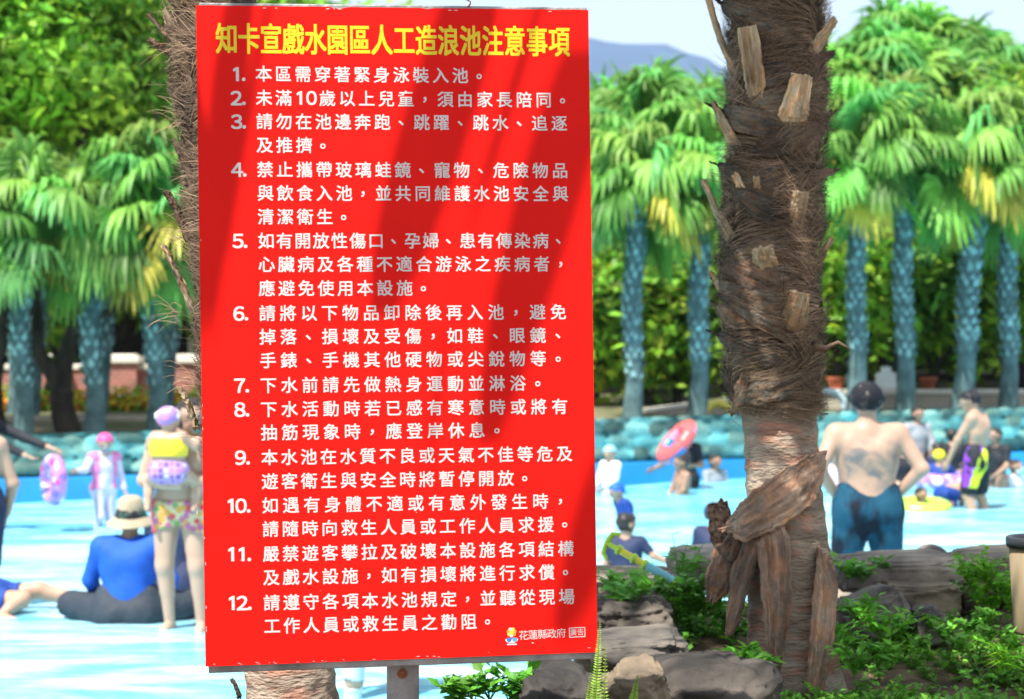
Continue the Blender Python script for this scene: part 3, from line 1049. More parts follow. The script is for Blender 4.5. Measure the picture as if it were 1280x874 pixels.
def bar(u0, u1, v0, v1, h0, h1, name, m=None, bev=0.003):
    b_ = MB()
    b_.box(sgn((u0 + u1) / 2, (v0 + v1) / 2, (h0 + h1) / 2), (abs(u1 - u0), abs(h1 - h0), abs(v1 - v0)), rot=SROT, bevel=bev)
    return b_.build(name, m or M['galv'], sign, smoothed=False)


bar(0.006, UL - 0.004, VL - 0.024, VL + 0.017, -0.034, -0.002, 'frame_rail')
bar(0.006, UL - 0.002, -0.0075, 0.026, -0.034, -0.002, 'frame_rail')
bar(0.008, 0.038, 0.030, VL - 0.028, -0.034, -0.002, 'frame_rail')
bar(UL - 0.036, UL - 0.004, 0.030, VL - 0.028, -0.034, -0.002, 'frame_rail')
bar(0.042, UL - 0.040, 0.72, 0.75, -0.034, -0.003, 'frame_rail')
pX, pY = (504 - CX) / F * 4.13, 4.115
po = MB()
po.box((pX, pY, (0.45 + 2.55) / 2), (0.074, 0.05, 2.1), rot=rotz(0.13), bevel=0.009)
post = po.build('post', M['galv'], sign, smoothed=False)
po = MB()
c_ = px(503, 842, pY - 0.027)
po.lathe([(0, .006), (.0065, .005), (.0078, 0.0), (.0078, -.004)], c_, 10, rot=rotx(R(90)))
po.lathe([(0.0078, .0015), (.012, .001), (.012, -.002)], c_, 14, rot=rotx(R(90)))
link('bolt', po.mesh('bolt', M['rust'], True, off=tuple(sign['_base'])), post)
po = MB()
q0 = sgn(0.622, -0.004, -0.01)
po.tube([q0 + U * 0.006 * math.sin(i * 1.1) + NN * 0.012 * math.cos(i * 0.7) + np.array([0, 0, 1]) * (0.022 * math.sin(i * 0.35)) for i in range(10)], 0.0011, 5)
po.build('wire_loop', M['rust'], sign)

# --- lettering: flat vinyl shapes filled from the built-in font, laid 0.5 mm above the board
_glyph = {}


def glyph(ch):
    if ch not in _glyph:
        cu = bpy.data.curves.new('glyph', 'FONT')
        cu.body = ch
        cu.size = 1.0
        cu.resolution_u = 3
        cu.offset = -0.001 if ch == '跑' else 0.0
        o = bpy.data.objects.new('glyph', cu)
        COL.objects.link(o)
        dg = bpy.context.evaluated_depsgraph_get()
        me = bpy.data.meshes.new_from_object(o.evaluated_get(dg))
        n = len(me.vertices)
        v = np.zeros(n * 3)
        me.vertices.foreach_get('co', v)
        f = [list(p.vertices) for p in me.polygons]
        _glyph[ch] = (v.reshape(-1, 3)[:, :2].copy(), f)
        bpy.data.objects.remove(o)
        bpy.data.curves.remove(cu)
        bpy.data.meshes.remove(me)
    return _glyph[ch]


def put(mb, ch, u, v, sx, sy, bold, centre='em', h=0.0045):
    """glyph ch with the middle of its em box at (u, v); strokes thickened by stacked shifted copies"""
    g, f = glyph(ch)
    if not len(g):
        return
    if centre == 'box':
        c = (g.min(0) + g.max(0)) / 2
    else:
        c = np.array([0.5, 0.38])
    q = g - c
    f3 = [t for t in f if len(t) == 3]
    f4 = [t for t in f if len(t) == 4]
    ds = [(0, 0)] if bold == 0 else [(-1, -1), (1, -1), (1, 1), (-1, 1), (0, 0)]
    for k_, (dx, dy) in enumerate(ds):
        uu = u + q[:, 0] * sx + dx * bold
        vv = v - q[:, 1] * sy + dy * bold
        P = TL[None] + uu[:, None] * U + vv[:, None] * Vv + NN * (h + 0.00004 * k_)
        if f3:
            mb.add(P, f3)
        if f4:
            mb.add(P, f4)


def line(mb, text, x0, y0, x1, y1, em, n_slots=None, sx=1.0, bold=0.00065):
    """characters on an even pitch, centres running from picture point (x0, y0) to (x1, y1)"""
    n_ = n_slots or len(text)
    for i, ch in enumerate(text):
        f = i / (n_ - 1)
        u, v = on_sign(x0 + (x1 - x0) * f, y0 + (y1 - y0) * f)
        if ch in '，、。':
            put(mb, ch, u - 0.002, v + 0.002, em * 0.95, em * 0.95, bold, 'box')
        elif ch.isdigit():
            put(mb, ch, u, v, em * 1.02, em * 1.02, bold * 1.5, 'box')
        elif ch != ' ':
            put(mb, ch, u, v, em * sx, em, bold)


mb = MB()
line(mb, '知卡宣戲水園區人工造浪池注意事項', 283.5, 48.5, 698.5, 52, 0.0735, sx=0.69, bold=0.0013)
mb.build('heading_lettering', M['letter_yellow'], sign, smoothed=False)

RULES = [('1.', [('本區需穿著緊身泳裝入池。', 92.5)]),
         ('2.', [('未滿10歲以上兒童，須由家長陪同。', 122.5)]),
         ('3.', [('請勿在池邊奔跑、跳躍、跳水、追逐', 152.0), ('及推擠。', 181.5)]),
         ('4.', [('禁止攜帶玻璃蛙鏡、寵物、危險物品', 212.0), ('與飲食入池，並共同維護水池安全與', 241.5), ('清潔衛生。', 271.0)]),
         ('5.', [('如有開放性傷口、孕婦、患有傳染病、', 301.0), ('心臟病及各種不適合游泳之疾病者，', 330.5), ('應避免使用本設施。', 360.5)]),
         ('6.', [('請將以下物品卸除後再入池，避免', 391.5), ('掉落、損壞及受傷，如鞋、眼鏡、', 421.0), ('手錶、手機其他硬物或尖銳物等。', 450.5)]),
         ('7.', [('下水前請先做熱身運動並淋浴。', 481.5)]),
         ('8.', [('下水活動時若已感有寒意時或將有', 511.5), ('抽筋現象時，應登岸休息。', 540.5)]),
         ('9.', [('本水池在水質不良或天氣不佳等危及', 571.5), ('遊客衛生與安全時將暫停開放。', 601.5)]),
         ('10.', [('如遇有身體不適或有意外發生時，', 631.5), ('請隨時向救生人員或工作人員求援。', 661.0)]),
         ('11.', [('嚴禁遊客攀拉及破壞本設施各項結構', 692.0), ('及戲水設施，如有損壞將進行求償。', 721.5)]),
         ('12.', [('請遵守各項本水池規定，並聽從現場', 753.0), ('工作人員或救生員之勸阻。', 782.0)])]
_glyph['\uff11'] = (np.array([(.20, 0), (.31, 0), (.31, .72), (.235, .72), (.06, .615), (.06, .52), (.20, .595)]), [[0, 1, 6], [1, 2, 6], [2, 3, 6], [3, 4, 5], [3, 5, 6]])
FULL = {c: chr(ord(c) + 0xFEE0) for c in '0123456789.'}
WIDE = ('6.', '7.', '8.')
for num, lines in RULES:
    mb = MB()
    for q, (tx, y) in enumerate(lines):
        f = (y - 92.5) / (782 - 92.5)
        x0 = 329.5 + 10.0 * f
        slope = 0.0115 - 0.036 * (y - 20) / 800          # rows fan out slightly, as the board is seen from the right
        pitch = 22.85 if len(tx) == 17 and '10' not in tx else 25.95 if num in WIDE or (num == '10.' and q == 0) else 24.55
        x_ = x0
        for ch in tx:
            adv = 15.0 if ch in '10' else pitch
            xc = x_ - (pitch - adv) / 2
            u, v = on_sign(xc, y + (xc - x0) * slope)
            if ch in '，、。':
                put(mb, ch, u - 0.002, v + 0.002, 0.037, 0.037, 0.0005, 'box')
            elif ch in '10':
                put(mb, FULL[ch], u, v, 0.042, 0.041, 0.0007, 'box')
            else:
                put(mb, ch, u, v, 0.0385, 0.0385, 0.0005)
            x_ += adv
    y = lines[0][1] + 0.6
    f = (y - 92.5) / (782 - 92.5)
    xr = 304.5 + 7.5 * f
    u, v = on_sign(xr, y + 6.5)
    put(mb, FULL['.'], u, v, 0.042, 0.042, 0.0007, 'box')
    xd = xr - 9.5
    for ch in num[:-1][::-1]:
        u, v = on_sign(xd, y)
        put(mb, FULL[ch], u, v, 0.0445, 0.042, 0.0009, 'box')
        xd -= 13.0
    mb.build('rule_lettering', M['letter_white'], sign, smoothed=False)

# worn spots: pale chips along the edges where the red film has come off, a scratch or two
rg_ = np.random.default_rng(12)
mb = MB()
spots_ = [(UL * f, VL - .0035 + rg_.uniform(-.002, .002), rg_.uniform(.001, .0045), .0007) for f in rg_.uniform(.02, .62, 18)]
spots_ += [(.0025 + rg_.uniform(-.001, .001), VL * f, .0008, rg_.uniform(.002, .006)) for f in rg_.uniform(.3, .98, 9)]
spots_ += [(UL * f, .0045, rg_.uniform(.002, .006), .0011) for f in (.17, .20, .33, .345, .36, .64, .655, .9)]
for x_, y_, a_, b_ in ((665, 803, .0035, .0012), (735, 809, .004, .0009), (246, 640, .0012, .006), (400, 738, .001, .001), (520, 640, .001, .001), (610, 815, .0012, .0008), (300, 700, .0009, .0009), (690, 380, .001, .0008)):
    u, v = on_sign(x_, y_)
    spots_.append((u, v, a_, b_))
for u, v, a_, b_ in spots_:
    th_ = np.linspace(0, 2 * math.pi, 9, endpoint=False)
    mb.poly([sgn(u + a_ * math.cos(t) * rg_.uniform(.5, 1.2), v + b_ * math.sin(t) * rg_.uniform(.5, 1.2), .00435) for t in th_])
mb.build('worn_edge', M['sign_edge'], sign, smoothed=False)

# small print at the bottom right: office name, boxed word, flower emblem
mb = MB()
line(mb, '花蓮縣政府', 653.5, 793.4, 700.5, 790.6, 0.0235, bold=0)
line(mb, '廣告', 715.8, 789.8, 724.6, 789.3, 0.0165, bold=0)
for (xa_, ya_, xb_, yb_) in ((710.5, 784.6, 729.8, 783.6), (710.9, 796.0, 730.2, 795.0), (710.5, 784.3, 710.9, 796.3), (729.8, 783.3, 730.2, 795.3)):
    a, b = np.array(on_sign(xa_, ya_)), np.array(on_sign(xb_, yb_))
    d = (b - a) / np.linalg.norm(b - a)
    w_ = np.array([-d[1], d[0]]) * 0.0009
    mb.add([sgn(*(a - w_), .0046), sgn(*(b - w_), .0046), sgn(*(b + w_), .0046), sgn(*(a + w_), .0046)], [[0, 1, 2, 3]])
mb.build('office_lettering', M['letter_white'], sign, smoothed=False)
M['emblem'] = mat('emblem_print', (1, 1, 1), 0.5, 0.4, 0.03, attr=True)
mb = MB()
eu, ev = on_sign(638.5, 793)


def disc(cu_, cv_, ru, rv, col, h, n=14, a0=0, a1=2 * math.pi):
    th = np.linspace(a0, a1, n)
    mb.poly([sgn(cu_ + ru * math.cos(t), cv_ - rv * math.sin(t), h) for t in th], col)


for i in range(7):
    a = 2 * math.pi * i / 7 + 0.2
    disc(eu + .0075 * math.cos(a), ev - .006 - .0075 * math.sin(a), .0042, .0042, [(.85, .35, .05), (.85, .65, .1), (.8, .75, .6)][i % 3], .0046 + .00003 * i)
disc(eu, ev - .006, .0045, .0045, (.85, .70, .05), .0050)
disc(eu, ev + .010, .0150, .0090, (.80, .84, .88), .0046, 18, math.pi, 2 * math.pi)
disc(eu - .006, ev + .009, .0060, .0075, (.05, .18, .55), .0049, 14, math.pi * 0.9, 2.1 * math.pi)
disc(eu + .007, ev + .009, .0060, .0070, (.10, .35, .65), .0050, 14, math.pi * 0.9, 2.1 * math.pi)
mb.add([sgn(eu - .011, ev + .0205, .0046), sgn(eu + .012, ev + .0205, .0046), sgn(eu + .012, ev + .0235, .0046), sgn(eu - .011, ev + .0235, .0046)], [[0, 1, 2, 3]], (.75, .75, .78))
mb.build('emblem', M['emblem'], sign, smoothed=False)


# ------------------------------------------------------------------ the two shaggy palms on the bank
M['fibre_bark'] = mat('fibre_bark', (0.13, 0.085, 0.055), 0.95, 0.15, scale=16, bump=0.9, bscale=60, col2=(0.04, 0.027, 0.018), stretch=(1, 1, .35))
M['ring_bark'] = mat('ringed_bark', (0.42, 0.335, 0.26), 0.9, 0.2, scale=7, bump=0.9, bscale=34, col2=(0.22, 0.165, 0.125), stretch=(1, 1, 3.2), attr=True)
M['fibre'] = mat('palm_fibre', (0.215, 0.15, 0.10), 0.9, 0.2, 0.25, scale=4, attr=True)
M['stub'] = mat('cut_leaf_stalk', (0.60, 0.47, 0.31), 0.75, 0.3, scale=14, bump=0.5, bscale=60, col2=(0.24, 0.165, 0.10), stretch=(1, 1, .15), attr=True)
M['flap'] = mat('dry_leaf_base', (0.33, 0.215, 0.15), 0.85, 0.25, scale=7, bump=0.9, bscale=44, col2=(0.13, 0.085, 0.062), stretch=(1, 1, .5), attr=True)


M['sheath'] = mat('leaf_sheath', (0.20, 0.155, 0.115), 0.9, 0.2, scale=9, bump=0.9, bscale=50, col2=(0.075, 0.058, 0.045), stretch=(1, 1, .8), attr=True)


class Trunk:
    def __init__(s, prof, D, seed):
        p = np.array(prof, float)            # rows: picture y, centre x, width (pixels)
        s.D, s.seed = D, seed
        s.z = EYE - (p[:, 0] - CY) / F * D
        s.x = (p[:, 1] - CX) / F * D
        s.r = p[:, 2] / F * D / 2
        o = np.argsort(s.z)
        s.z, s.x, s.r = s.z[o], s.x[o], s.r[o]
        s.rng = np.random.default_rng(seed)

    def at(s, z):
        return np.interp(z, s.z, s.x), np.interp(z, s.z, s.r)

    def surf(s, x, y, lift=0.0):
        """point on the near side of the trunk under picture point (x, y)"""
        for _ in range(2):
            z = EYE - (y - CY) / F * s.D
        xc, r = s.at(z)
        d = (x - CX) / F * s.D - xc
        q = max(-1.0, min(1.0, d / r))
        dep = r * math.sqrt(1 - q * q)
        D = s.D - dep - lift * math.sqrt(max(0.1, 1 - q * q))
        return np.array([(x - CX) / F * D + lift * q, D, EYE - (y - CY) / F * D])

    def shingle(s, a, z):
        """the clasping leaf bases stand off the trunk at their upper edge, in a spiral"""
        p = z / 0.155 + 2 * a / (2 * math.pi) + 0.35 * fbm((math.cos(a) * 2, math.sin(a) * 2 + s.seed, z * 3))
        return 0.020 * (p - math.floor(p)) ** 1.5

    def body(s, t, z0, z1, zsplit, lumps=0.012):
        n = 72
        zs = np.arange(z0, z1, 0.011)
        mb = MB()
        V = []
        C = []
        for z in zs:
            xc, r = s.at(z)
            fib = float(smooth(zsplit - 0.06, zsplit + 0.06, z))
            for j in range(n):
                a = 2 * math.pi * j / n
                ca, sa = math.cos(a), math.sin(a)
                h = lumps * fib * fbm((ca * 1.6 + s.seed, sa * 1.6, z * 5)) + fib * s.shingle(a, z) + (0.004 + .004 * fib) * fbm((ca * 5, sa * 5 + s.seed, z * 16))
                ringy = 0.0045 * (1 - fib) * abs(math.sin(z * 46 + 1.5 * fbm((ca, sa, z * 3))))
                flare = 0.05 * (1 - float(smooth(z0, z0 + 0.3, z)))
                V.append((xc + (r * .96 + h - ringy + flare) * ca, s.D + (r * .96 + h - ringy + flare) * sa, z))
        F_ = [[i * n + j, i * n + (j + 1) % n, (i + 1) * n + (j + 1) % n, (i + 1) * n + j] for i in range(len(zs) - 1) for j in range(n)]
        F_ = np.array(F_)
        zc = np.array(V)[F_[:, 0], 2]
        an = np.array([fbm((v[0] * 9, v[1] * 9, v[2] * 26)) for v in np.array(V)[F_[:, 0]]])
        fibf = smooth(zsplit - 0.05, zsplit + 0.05, zc)
        red = np.clip(an * 1.6, 0, 1)[:, None] * (1 - fibf)[:, None] * np.array([0.35, -0.12, -0.2])
        base = (1 - fibf)[:, None] * np.array([1.0, 1.0, 1.0]) + fibf[:, None] * np.array([0.25, 0.23, 0.22])
        mb.add(V, F_, np.clip(base * (1 + red), 0.05, 2))
        return mb.build('trunk', M['ring_bark'], t)

    def fibres(s, t, z0, z1, n, wmm=2.4, amin=0, amax=2 * math.pi, bright=1.0):
        rng = s.rng
        mb = MB()
        k = 5
        sv = np.linspace(0, 1, k)
        A, Z = rng.uniform(amin, amax, n), rng.uniform(z0, z1, n)
        Vs, Cs = [], []
        for a, z in zip(A, Z):
            f = fbm((math.cos(a) * 1.4 + 5 * s.seed, math.sin(a) * 1.4, z * 4.2), 2)
            sg = 1 if f > 0 else -1
            th = R(30 + 62 * min(1, abs(f) * 2.0) + rng.normal(0, 8)) * sg
            L = rng.uniform(0.05, 0.16)
            xc, r = s.at(z)
            zz = z + sv * L * math.cos(th) - 0.03 * sv ** 2 * rng.random()
            aa = a + sv * L * math.sin(th) / r
            free = 1 if rng.random() < 0.10 else 0
            lift = 0.004 + 0.012 * rng.random() * np.sin(sv * 2.6) + (free * rng.uniform(.02, .07) + 0.01 * rng.random()) * sv ** 2
            xr, rr = s.at(zz)
            h = 0.010 * np.array([fbm((math.cos(q) * 1.6 + s.seed, math.sin(q) * 1.6, w * 5)) for q, w in zip(aa, zz)]) + s.shingle(a, z)
            rad = rr + h + lift
            P = np.stack([xr + rad * np.cos(aa), s.D + rad * np.sin(aa), zz], 1)
            tang = np.stack([-np.sin(aa) * math.cos(th), np.cos(aa) * math.cos(th), -np.full(k, math.sin(th))], 1)
            w_ = wmm * 0.0005 * rng.uniform(0.5, 1.6) * (1 - 0.75 * sv)[:, None]
            Vs.append(np.stack([P + tang * w_, P - tang * w_], 1).reshape(-1, 3))
            g = rng.uniform(0.3, 1.5) * bright * (1 + .7 * fbm((math.cos(a) * 2.2, math.sin(a) * 2.2, z * 7 + s.seed), 2)) * (1.5 if rng.random() < .12 else 1)
            Cs.append(g * np.array([1, 0.95 + .1 * rng.random(), 0.9 + .2 * rng.random()]))
        i0 = (np.arange(n) * k * 2)[:, None, None]
        q = (np.arange(k - 1) * 2)[None, :, None] + np.array([0, 1, 3, 2])[None, None]
        mb.add(np.vstack(Vs), (i0 + q).reshape(-1, 4), np.repeat(np.array(Cs), k - 1, 0))
        return mb.build('fibre', M['fibre'], t)

    def plate(s, t, name, m, pts, flat=0.3, jag=0.004, col=(1, 1, 1), cup=0.0, face=False):
        """a curved slab: rows of (x, y, width px, lift m), bottom to top or along its length"""
        k = len(pts)
        cu = np.array(pts, float)
        tt = np.linspace(0, k - 1, k * 16)
        x, y, w_, l_ = (np.interp(tt, np.arange(k), cu[:, j]) for j in range(4))
        ker = np.array([1, 1, 2, 2, 3, 2, 2, 1, 1]) / 15
        x, y, w_, l_ = [np.concatenate([[v[0]], np.convolve(np.pad(v, 4, 'edge'), ker, 'valid')[1:-1], [v[-1]]]) for v in (x, y, w_, l_)]
        C = np.array([s.surf(a, b, c) for a, b, c in zip(x, y, l_)])
        T = np.gradient(C, axis=0)
        T /= np.linalg.norm(T, axis=1)[:, None]
        xc, r = s.at(C[:, 2])
        out = np.stack([C[:, 0] - xc, C[:, 1] - s.D, np.zeros(len(C))], 1)
        out /= np.linalg.norm(out, axis=1)[:, None]
        if face:
            out = np.tile([-0.35, -1.0, 0.0], (len(C), 1))
        out = nrm_rows(out - T * (out * T).sum(1)[:, None])
        side = np.cross(T, out)
        hw = w_ / F * s.D / 2
        n = 44
        th = np.linspace(0, 2 * math.pi, n, endpoint=False)
        V = []
        for i in range(len(C)):
            for j in range(n):
                cx, cy = math.cos(th[j]), math.sin(th[j])
                e = 1 + 0.14 * fbm((i * 0.22, cx * 1.2, s.seed + x[0] * .01)) if 0 < i < len(C) - 1 else 1 + 0.25 * fbm((cx * 2.5, cy, x[0] * .1))
                tip = T[i] * jag * 5 * fbm((cx * 3, i, x[0])) * (i in (0, len(C) - 1))
                V.append(C[i] + side[i] * hw[i] * cx * e + out[i] * (hw[i] * flat * cy - cup * hw[i] * cx * cx) + tip
                         + out[i] * (0.0035 * fbm((i * .22, cx * 4, y[0] * .1)) + .0035 * fbm((i * .06, cx * 9, y[0] * .1)) + .04 * hw[i] * math.sin(cx * 5 + x[0])))
        mb = MB()
        Fq = [[i * n + j, i * n + (j + 1) % n, (i + 1) * n + (j + 1) % n, (i + 1) * n + j] for i in range(len(C) - 1) for j in range(n)]
        st = np.array([1 + 0.5 * fbm((math.cos(th[j]) * 6 + y[0], i * 0.045, x[0] * .07), 4) + .3 * fbm((math.cos(th[j]) * 16, i * .16, 3.3)) for i in range(len(C) - 1) for j in range(n)])
        warm = np.array([fbm((math.cos(th[j]) * 2, i * 0.11, y[0] * .03 + 9), 2) for i in range(len(C) - 1) for j in range(n)])
        cc = np.array(col)[None] * np.clip(st, .3, 1.9)[:, None] * (1 + np.clip(warm, -.3, .6)[:, None] * np.array([.35, 0, -.25]))
        mb.add(V, Fq, cc)
        V = np.array(V)
        mb.poly(V[:n][::-1], np.array(col) * 0.8)
        mb.poly(V[-n:], np.array(col) * 1.15)
        return mb.build(name, m, t)


def nrm_rows(a):
    return a / (np.linalg.norm(a, axis=1)[:, None] + 1e-12)


# palm right of the sign
TP = Trunk([(-900, 985, 118), (0, 970, 116), (100, 972, 112), (200, 968, 114), (300, 964, 116), (400, 966, 118), (470, 968, 108), (530, 975, 98), (600, 979, 98),
            (660, 984, 104), (720, 988, 112), (850, 990, 118), (1000, 990, 122)], 5.8, 3)
pr = thing('shaggy_palm', px(990, 856, 5.8), 'thick shaggy palm trunk with cut stubs and brown fibre, right of the red sign', 'palm tree', 'shaggy palms on the bank')
TP.body(pr, 0.66, 4.6, EYE - (505 - CY) / F * 5.8)
TP.fibres(pr, EYE - (520 - CY) / F * 5.8, 3.3, 20000, 1.7)
# cut leaf stalks: rows from the root (hidden in fibre) to the cut end
for q in ([(946, 130, 20, -.002), (948, 100, 24, .014), (945, 34, 24, .035)], [(987, 160, 34, -.002), (989, 140, 34, .012), (994, 94, 24, .032)],
          [(1010, 76, 20, .0), (1017, 48, 16, .018), (1022, 24, 12, .035)], [(921, 190, 20, .0), (917, 160, 15, .012), (912, 128, 12, .028)],
          [(912, 298, 18, .0), (906, 262, 15, .014), (901, 226, 13, .03)], [(934, 246, 12, -.002), (931, 232, 10, .01), (929, 218, 9, .018)],
          [(949, 246, 9, -.002), (949, 234, 8, .01), (950, 222, 7, .018)], [(990, 296, 22, -.004), (992, 268, 20, .010), (993, 240, 19, .022)],
          [(958, 345, 30, -.004), (957, 326, 26, .010), (955, 310, 22, .018)], [(990, 424, 34, -.004), (990, 392, 30, .012), (992, 366, 22, .024)],
          [(1017, 345, 14, .0), (1018, 320, 12, .012), (1020, 298, 10, .025)], [(911, 380, 12, .0), (907, 356, 10, .01), (905, 340, 9, .02)],
          [(918, 95, 18, .0), (911, 50, 15, .012), (906, -4, 13, .03)]):
    q = [(a_, b_, w_ * 1.12, l_ * 1.25 + (-.004, .012, .020)[i_]) for i_, (a_, b_, w_, l_) in enumerate(q)]
    TP.plate(pr, 'leaf_stub', M['stub'], q, 0.42, 0.002, np.array([1.0, 0.96, 0.9]) * random.uniform(0.8, 1.1))
# ragged leaf bases clasping the trunk between the stubs
rg_ = np.random.default_rng(41)
for i in range(15):
    y_ = 8 + i * 33 + rg_.uniform(-14, 14)
    sg_ = 1 if rg_.random() < .62 else -1
    xm_ = 967 + rg_.uniform(-22, 22)
    c_ = rg_.uniform(.55, .95)
    k_ = rg_.uniform(.5, 1.3)
    e_ = rg_.uniform(44, 58)
    TP.plate(pr, 'leaf_sheath', M['sheath'], [(xm_ - sg_ * 44, y_ + 20 * k_, 10, .008), (xm_ - sg_ * 20, y_ + 13 * k_, 30, .018), (xm_ + sg_ * 12, y_ + 2, rg_.uniform(20, 36), .022), (xm_ + sg_ * 38, y_ - 12 * k_, 18, .022),
                                              (xm_ + sg_ * e_, y_ - 22 * k_, 5, rg_.uniform(.015, .04))], .14, .006, (c_, c_, c_ * .98))
# leathery old leaf bases across the trunk
for q, c_ in (([(914, 328, 14, .02), (940, 342, 40, .022), (970, 352, 40, .016), (1000, 372, 14, .006)], .95), ([(900, 378, 10, .03), (922, 398, 26, .018), (950, 402, 10, .006)], .7),
              ([(1030, 212, 6, .05), (1005, 222, 16, .03), (975, 240, 18, .012), (950, 240, 8, .004)], .55), ([(1028, 66, 8, .04), (1008, 82, 22, .02), (985, 92, 8, .0)], .5),
              ([(1028, 140, 8, .03), (1005, 170, 24, .016), (985, 196, 8, .0)], .45), ([(935, 462, 8, .012), (930, 490, 26, .012), (922, 520, 6, .02)], .6)):
    TP.plate(pr, 'leaf_sheath', M['flap'], q, 0.16, 0.004, (c_, c_, c_ * .95))
# peeled bark flaps round the foot
for q, c_, fl in (([(1026, 578, 30, .012), (1006, 598, 56, .026), (970, 630, 58, .040), (944, 656, 44, .055), (930, 660, 16, .06)], 1.35, .15),
                  ([(908, 630, 26, .03), (914, 660, 34, .03), (922, 700, 38, .02), (930, 735, 30, .01)], .20, .16),
                  ([(938, 672, 30, .035), (932, 698, 44, .05), (920, 730, 36, .06), (912, 750, 14, .06)], .55, .3),
                  ([(948, 670, 26, .02), (940, 720, 40, .04), (934, 775, 34, .05), (930, 792, 16, .055)], .8, .25),
                  ([(966, 648, 26, .02), (972, 680, 40, .045), (976, 740, 38, .062), (976, 800, 26, .07), (974, 838, 17, .07)], 1.0, .22),
                  ([(1026, 698, 32, .02), (1022, 730, 38, .045), (1016, 790, 36, .065), (1012, 840, 26, .07), (1008, 872, 20, .07)], 1.05, .25)):
    TP.plate(pr, 'bark_flap', M['flap'], q, fl, 0.010 if c_ > .5 else .006, (c_, c_ * .97, c_ * .95), face=c_ < .7)
# dead twig sticking out at the right
mb = MB()
mb.tube([px(1018, 433, 5.7), px(1032, 436, 5.68), px(1048, 428, 5.66), px(1062, 436, 5.65)], [.012, .010, .006, .003], 6)
mb.build('dead_stalk', M['flap'], pr)

# palm behind the sign, showing along the board's left edge and under it
TQ = Trunk([(-900, 225, 126), (0, 268, 104), (100, 276, 102), (200, 285, 100), (300, 293, 102), (400, 303, 106), (500, 313, 108), (560, 320, 112), (700, 338, 120),
            (840, 362, 118), (880, 366, 122), (1050, 374, 130)], 4.75, 8)
pq = thing('shaggy_palm', px(366, 960, 4.75), 'shaggy palm trunk standing behind the red sign, seen along its left edge', 'palm tree', 'shaggy palms on the bank')
TQ.body(pq, 0.66, 5.1, EYE - (700 - CY) / F * 4.75)
TQ.fibres(pq, EYE - (600 - CY) / F * 4.75, 3.1, 8000, 1.7, math.pi * 0.55, math.pi * 1.75, 0.95)
for q, m_, c_ in (([(240, 120, 14, .0), (232, 60, 14, .012), (219, 16, 13, .03)], 'stub', .75), ([(222, 60, 9, .005), (214, 40, 11, .02), (207, 18, 12, .045)], 'stub', .9),
              ([(222, 72, 20, .004), (210, 58, 22, .02), (203, 50, 14, .035)], 'flap', .55), ([(236, 300, 20, .0), (228, 262, 24, .015), (222, 240, 16, .03)], 'flap', .5),
              ([(240, 385, 16, .0), (230, 340, 16, .02), (221, 308, 14, .035)], 'stub', .85), ([(246, 535, 16, .0), (241, 505, 18, .012), (238, 484, 12, .03)], 'stub', .6),
              ([(245, 235, 14, .0), (238, 200, 16, .02), (232, 176, 10, .03)], 'flap', .6), ([(308, 872, 10, .02), (306, 862, 9, .02), (304, 850, 6, .03)], 'flap', .2)):
    TQ.plate(pq, 'leaf_stub', M[m_], q, 0.4, 0.003, (c_, c_ * .97, c_ * .92))
# stray hairs curling out at the left
mb = MB()
rng = np.random.default_rng(17)
for (hx, hy) in ((216, 66), (228, 296), (222, 392), (240, 470), (226, 150)):
    for q in range(16):
        a = rng.uniform(-0.6, 0.9)
        L = rng.uniform(12, 42)
        p0 = TQ.surf(hx + rng.uniform(0, 12), hy + rng.uniform(-8, 14), 0.01)
        d = np.array([-math.cos(a), rng.uniform(-.4, .3), math.sin(a)]) * L / F * 4.7
        mb.tube([p0, p0 + d * .35 + [0, 0, .006], p0 + d * .7 + [0, 0, .005], p0 + d + [0, 0, -.006]], [.0007, .0006, .0005, .0003], 3, False, np.array([1.9, 1.8, 1.7]) * rng.uniform(.5, 1.3))
mb.build('loose_hair', M['fibre'], pq)

# crowns of the two palms, above the picture
cr_mesh = crown_mesh('crown', 1.0, 20, 31, 1.1, 24, 0.6, -25)
c1 = link('crown', crown_mesh('crown', 1.0, 13, 33, 1.2, 24, 0.6, -15), pr)
c1.location = tuple(np.array([TP.at(4.6)[0], 5.8, 4.75]) - np.array(pr['_base']))
c2 = link('crown', cr_mesh, pq)
c2.location = tuple(np.array([TQ.at(5.1)[0], 4.75, 5.3]) - np.array(pq['_base']))
c2.scale = (.9, .9, .9)
c2.rotation_euler = (0, 0, 1.3)

# long hanging leaf of the same palm, out of the picture above the camera: its segments throw the streaks on the board
mb = MB()
rng = np.random.default_rng(3)
hubq = np.array([TQ.at(4.2)[0], 4.75, 4.4])


def frond_strip(pts, t0, t1, width, col=(0.9, 1, .9)):
    """one leaf segment; pts = where its shadow falls on the board (picture points), t0..t1 = metres from board to leaf along the sunlight"""
    P = []
    k = len(pts)
    for i, (x, y) in enumerate(pts):
        u, v = on_sign(x, y)
        P.append(sgn(u, v) + S * (t0 + (t1 - t0) * i / (k - 1)))
    P = np.array(P)
    tt = np.linspace(0, k - 1, 14)
    P = np.stack([np.interp(tt, np.arange(k), P[:, j]) for j in range(3)], 1)
    P[1:-1] = (P[:-2] + P[1:-1] * 2 + P[2:]) / 4
    T = nrm_rows(np.gradient(P, axis=0))
    sd = nrm_rows(np.cross(T, S))
    w_ = width * np.sin(np.linspace(0.35, math.pi - 0.12, 14))[:, None] ** 0.7 / 2
    A, B, C = P + sd * w_, P + S * 0.012, P - sd * w_
    V = np.stack([A, B, C], 1).reshape(-1, 3)
    mb.add(V, [[3 * i + j, 3 * i + 1 + j, 3 * i + 4 + j, 3 * i + 3 + j] for i in range(13) for j in range(2)], col)


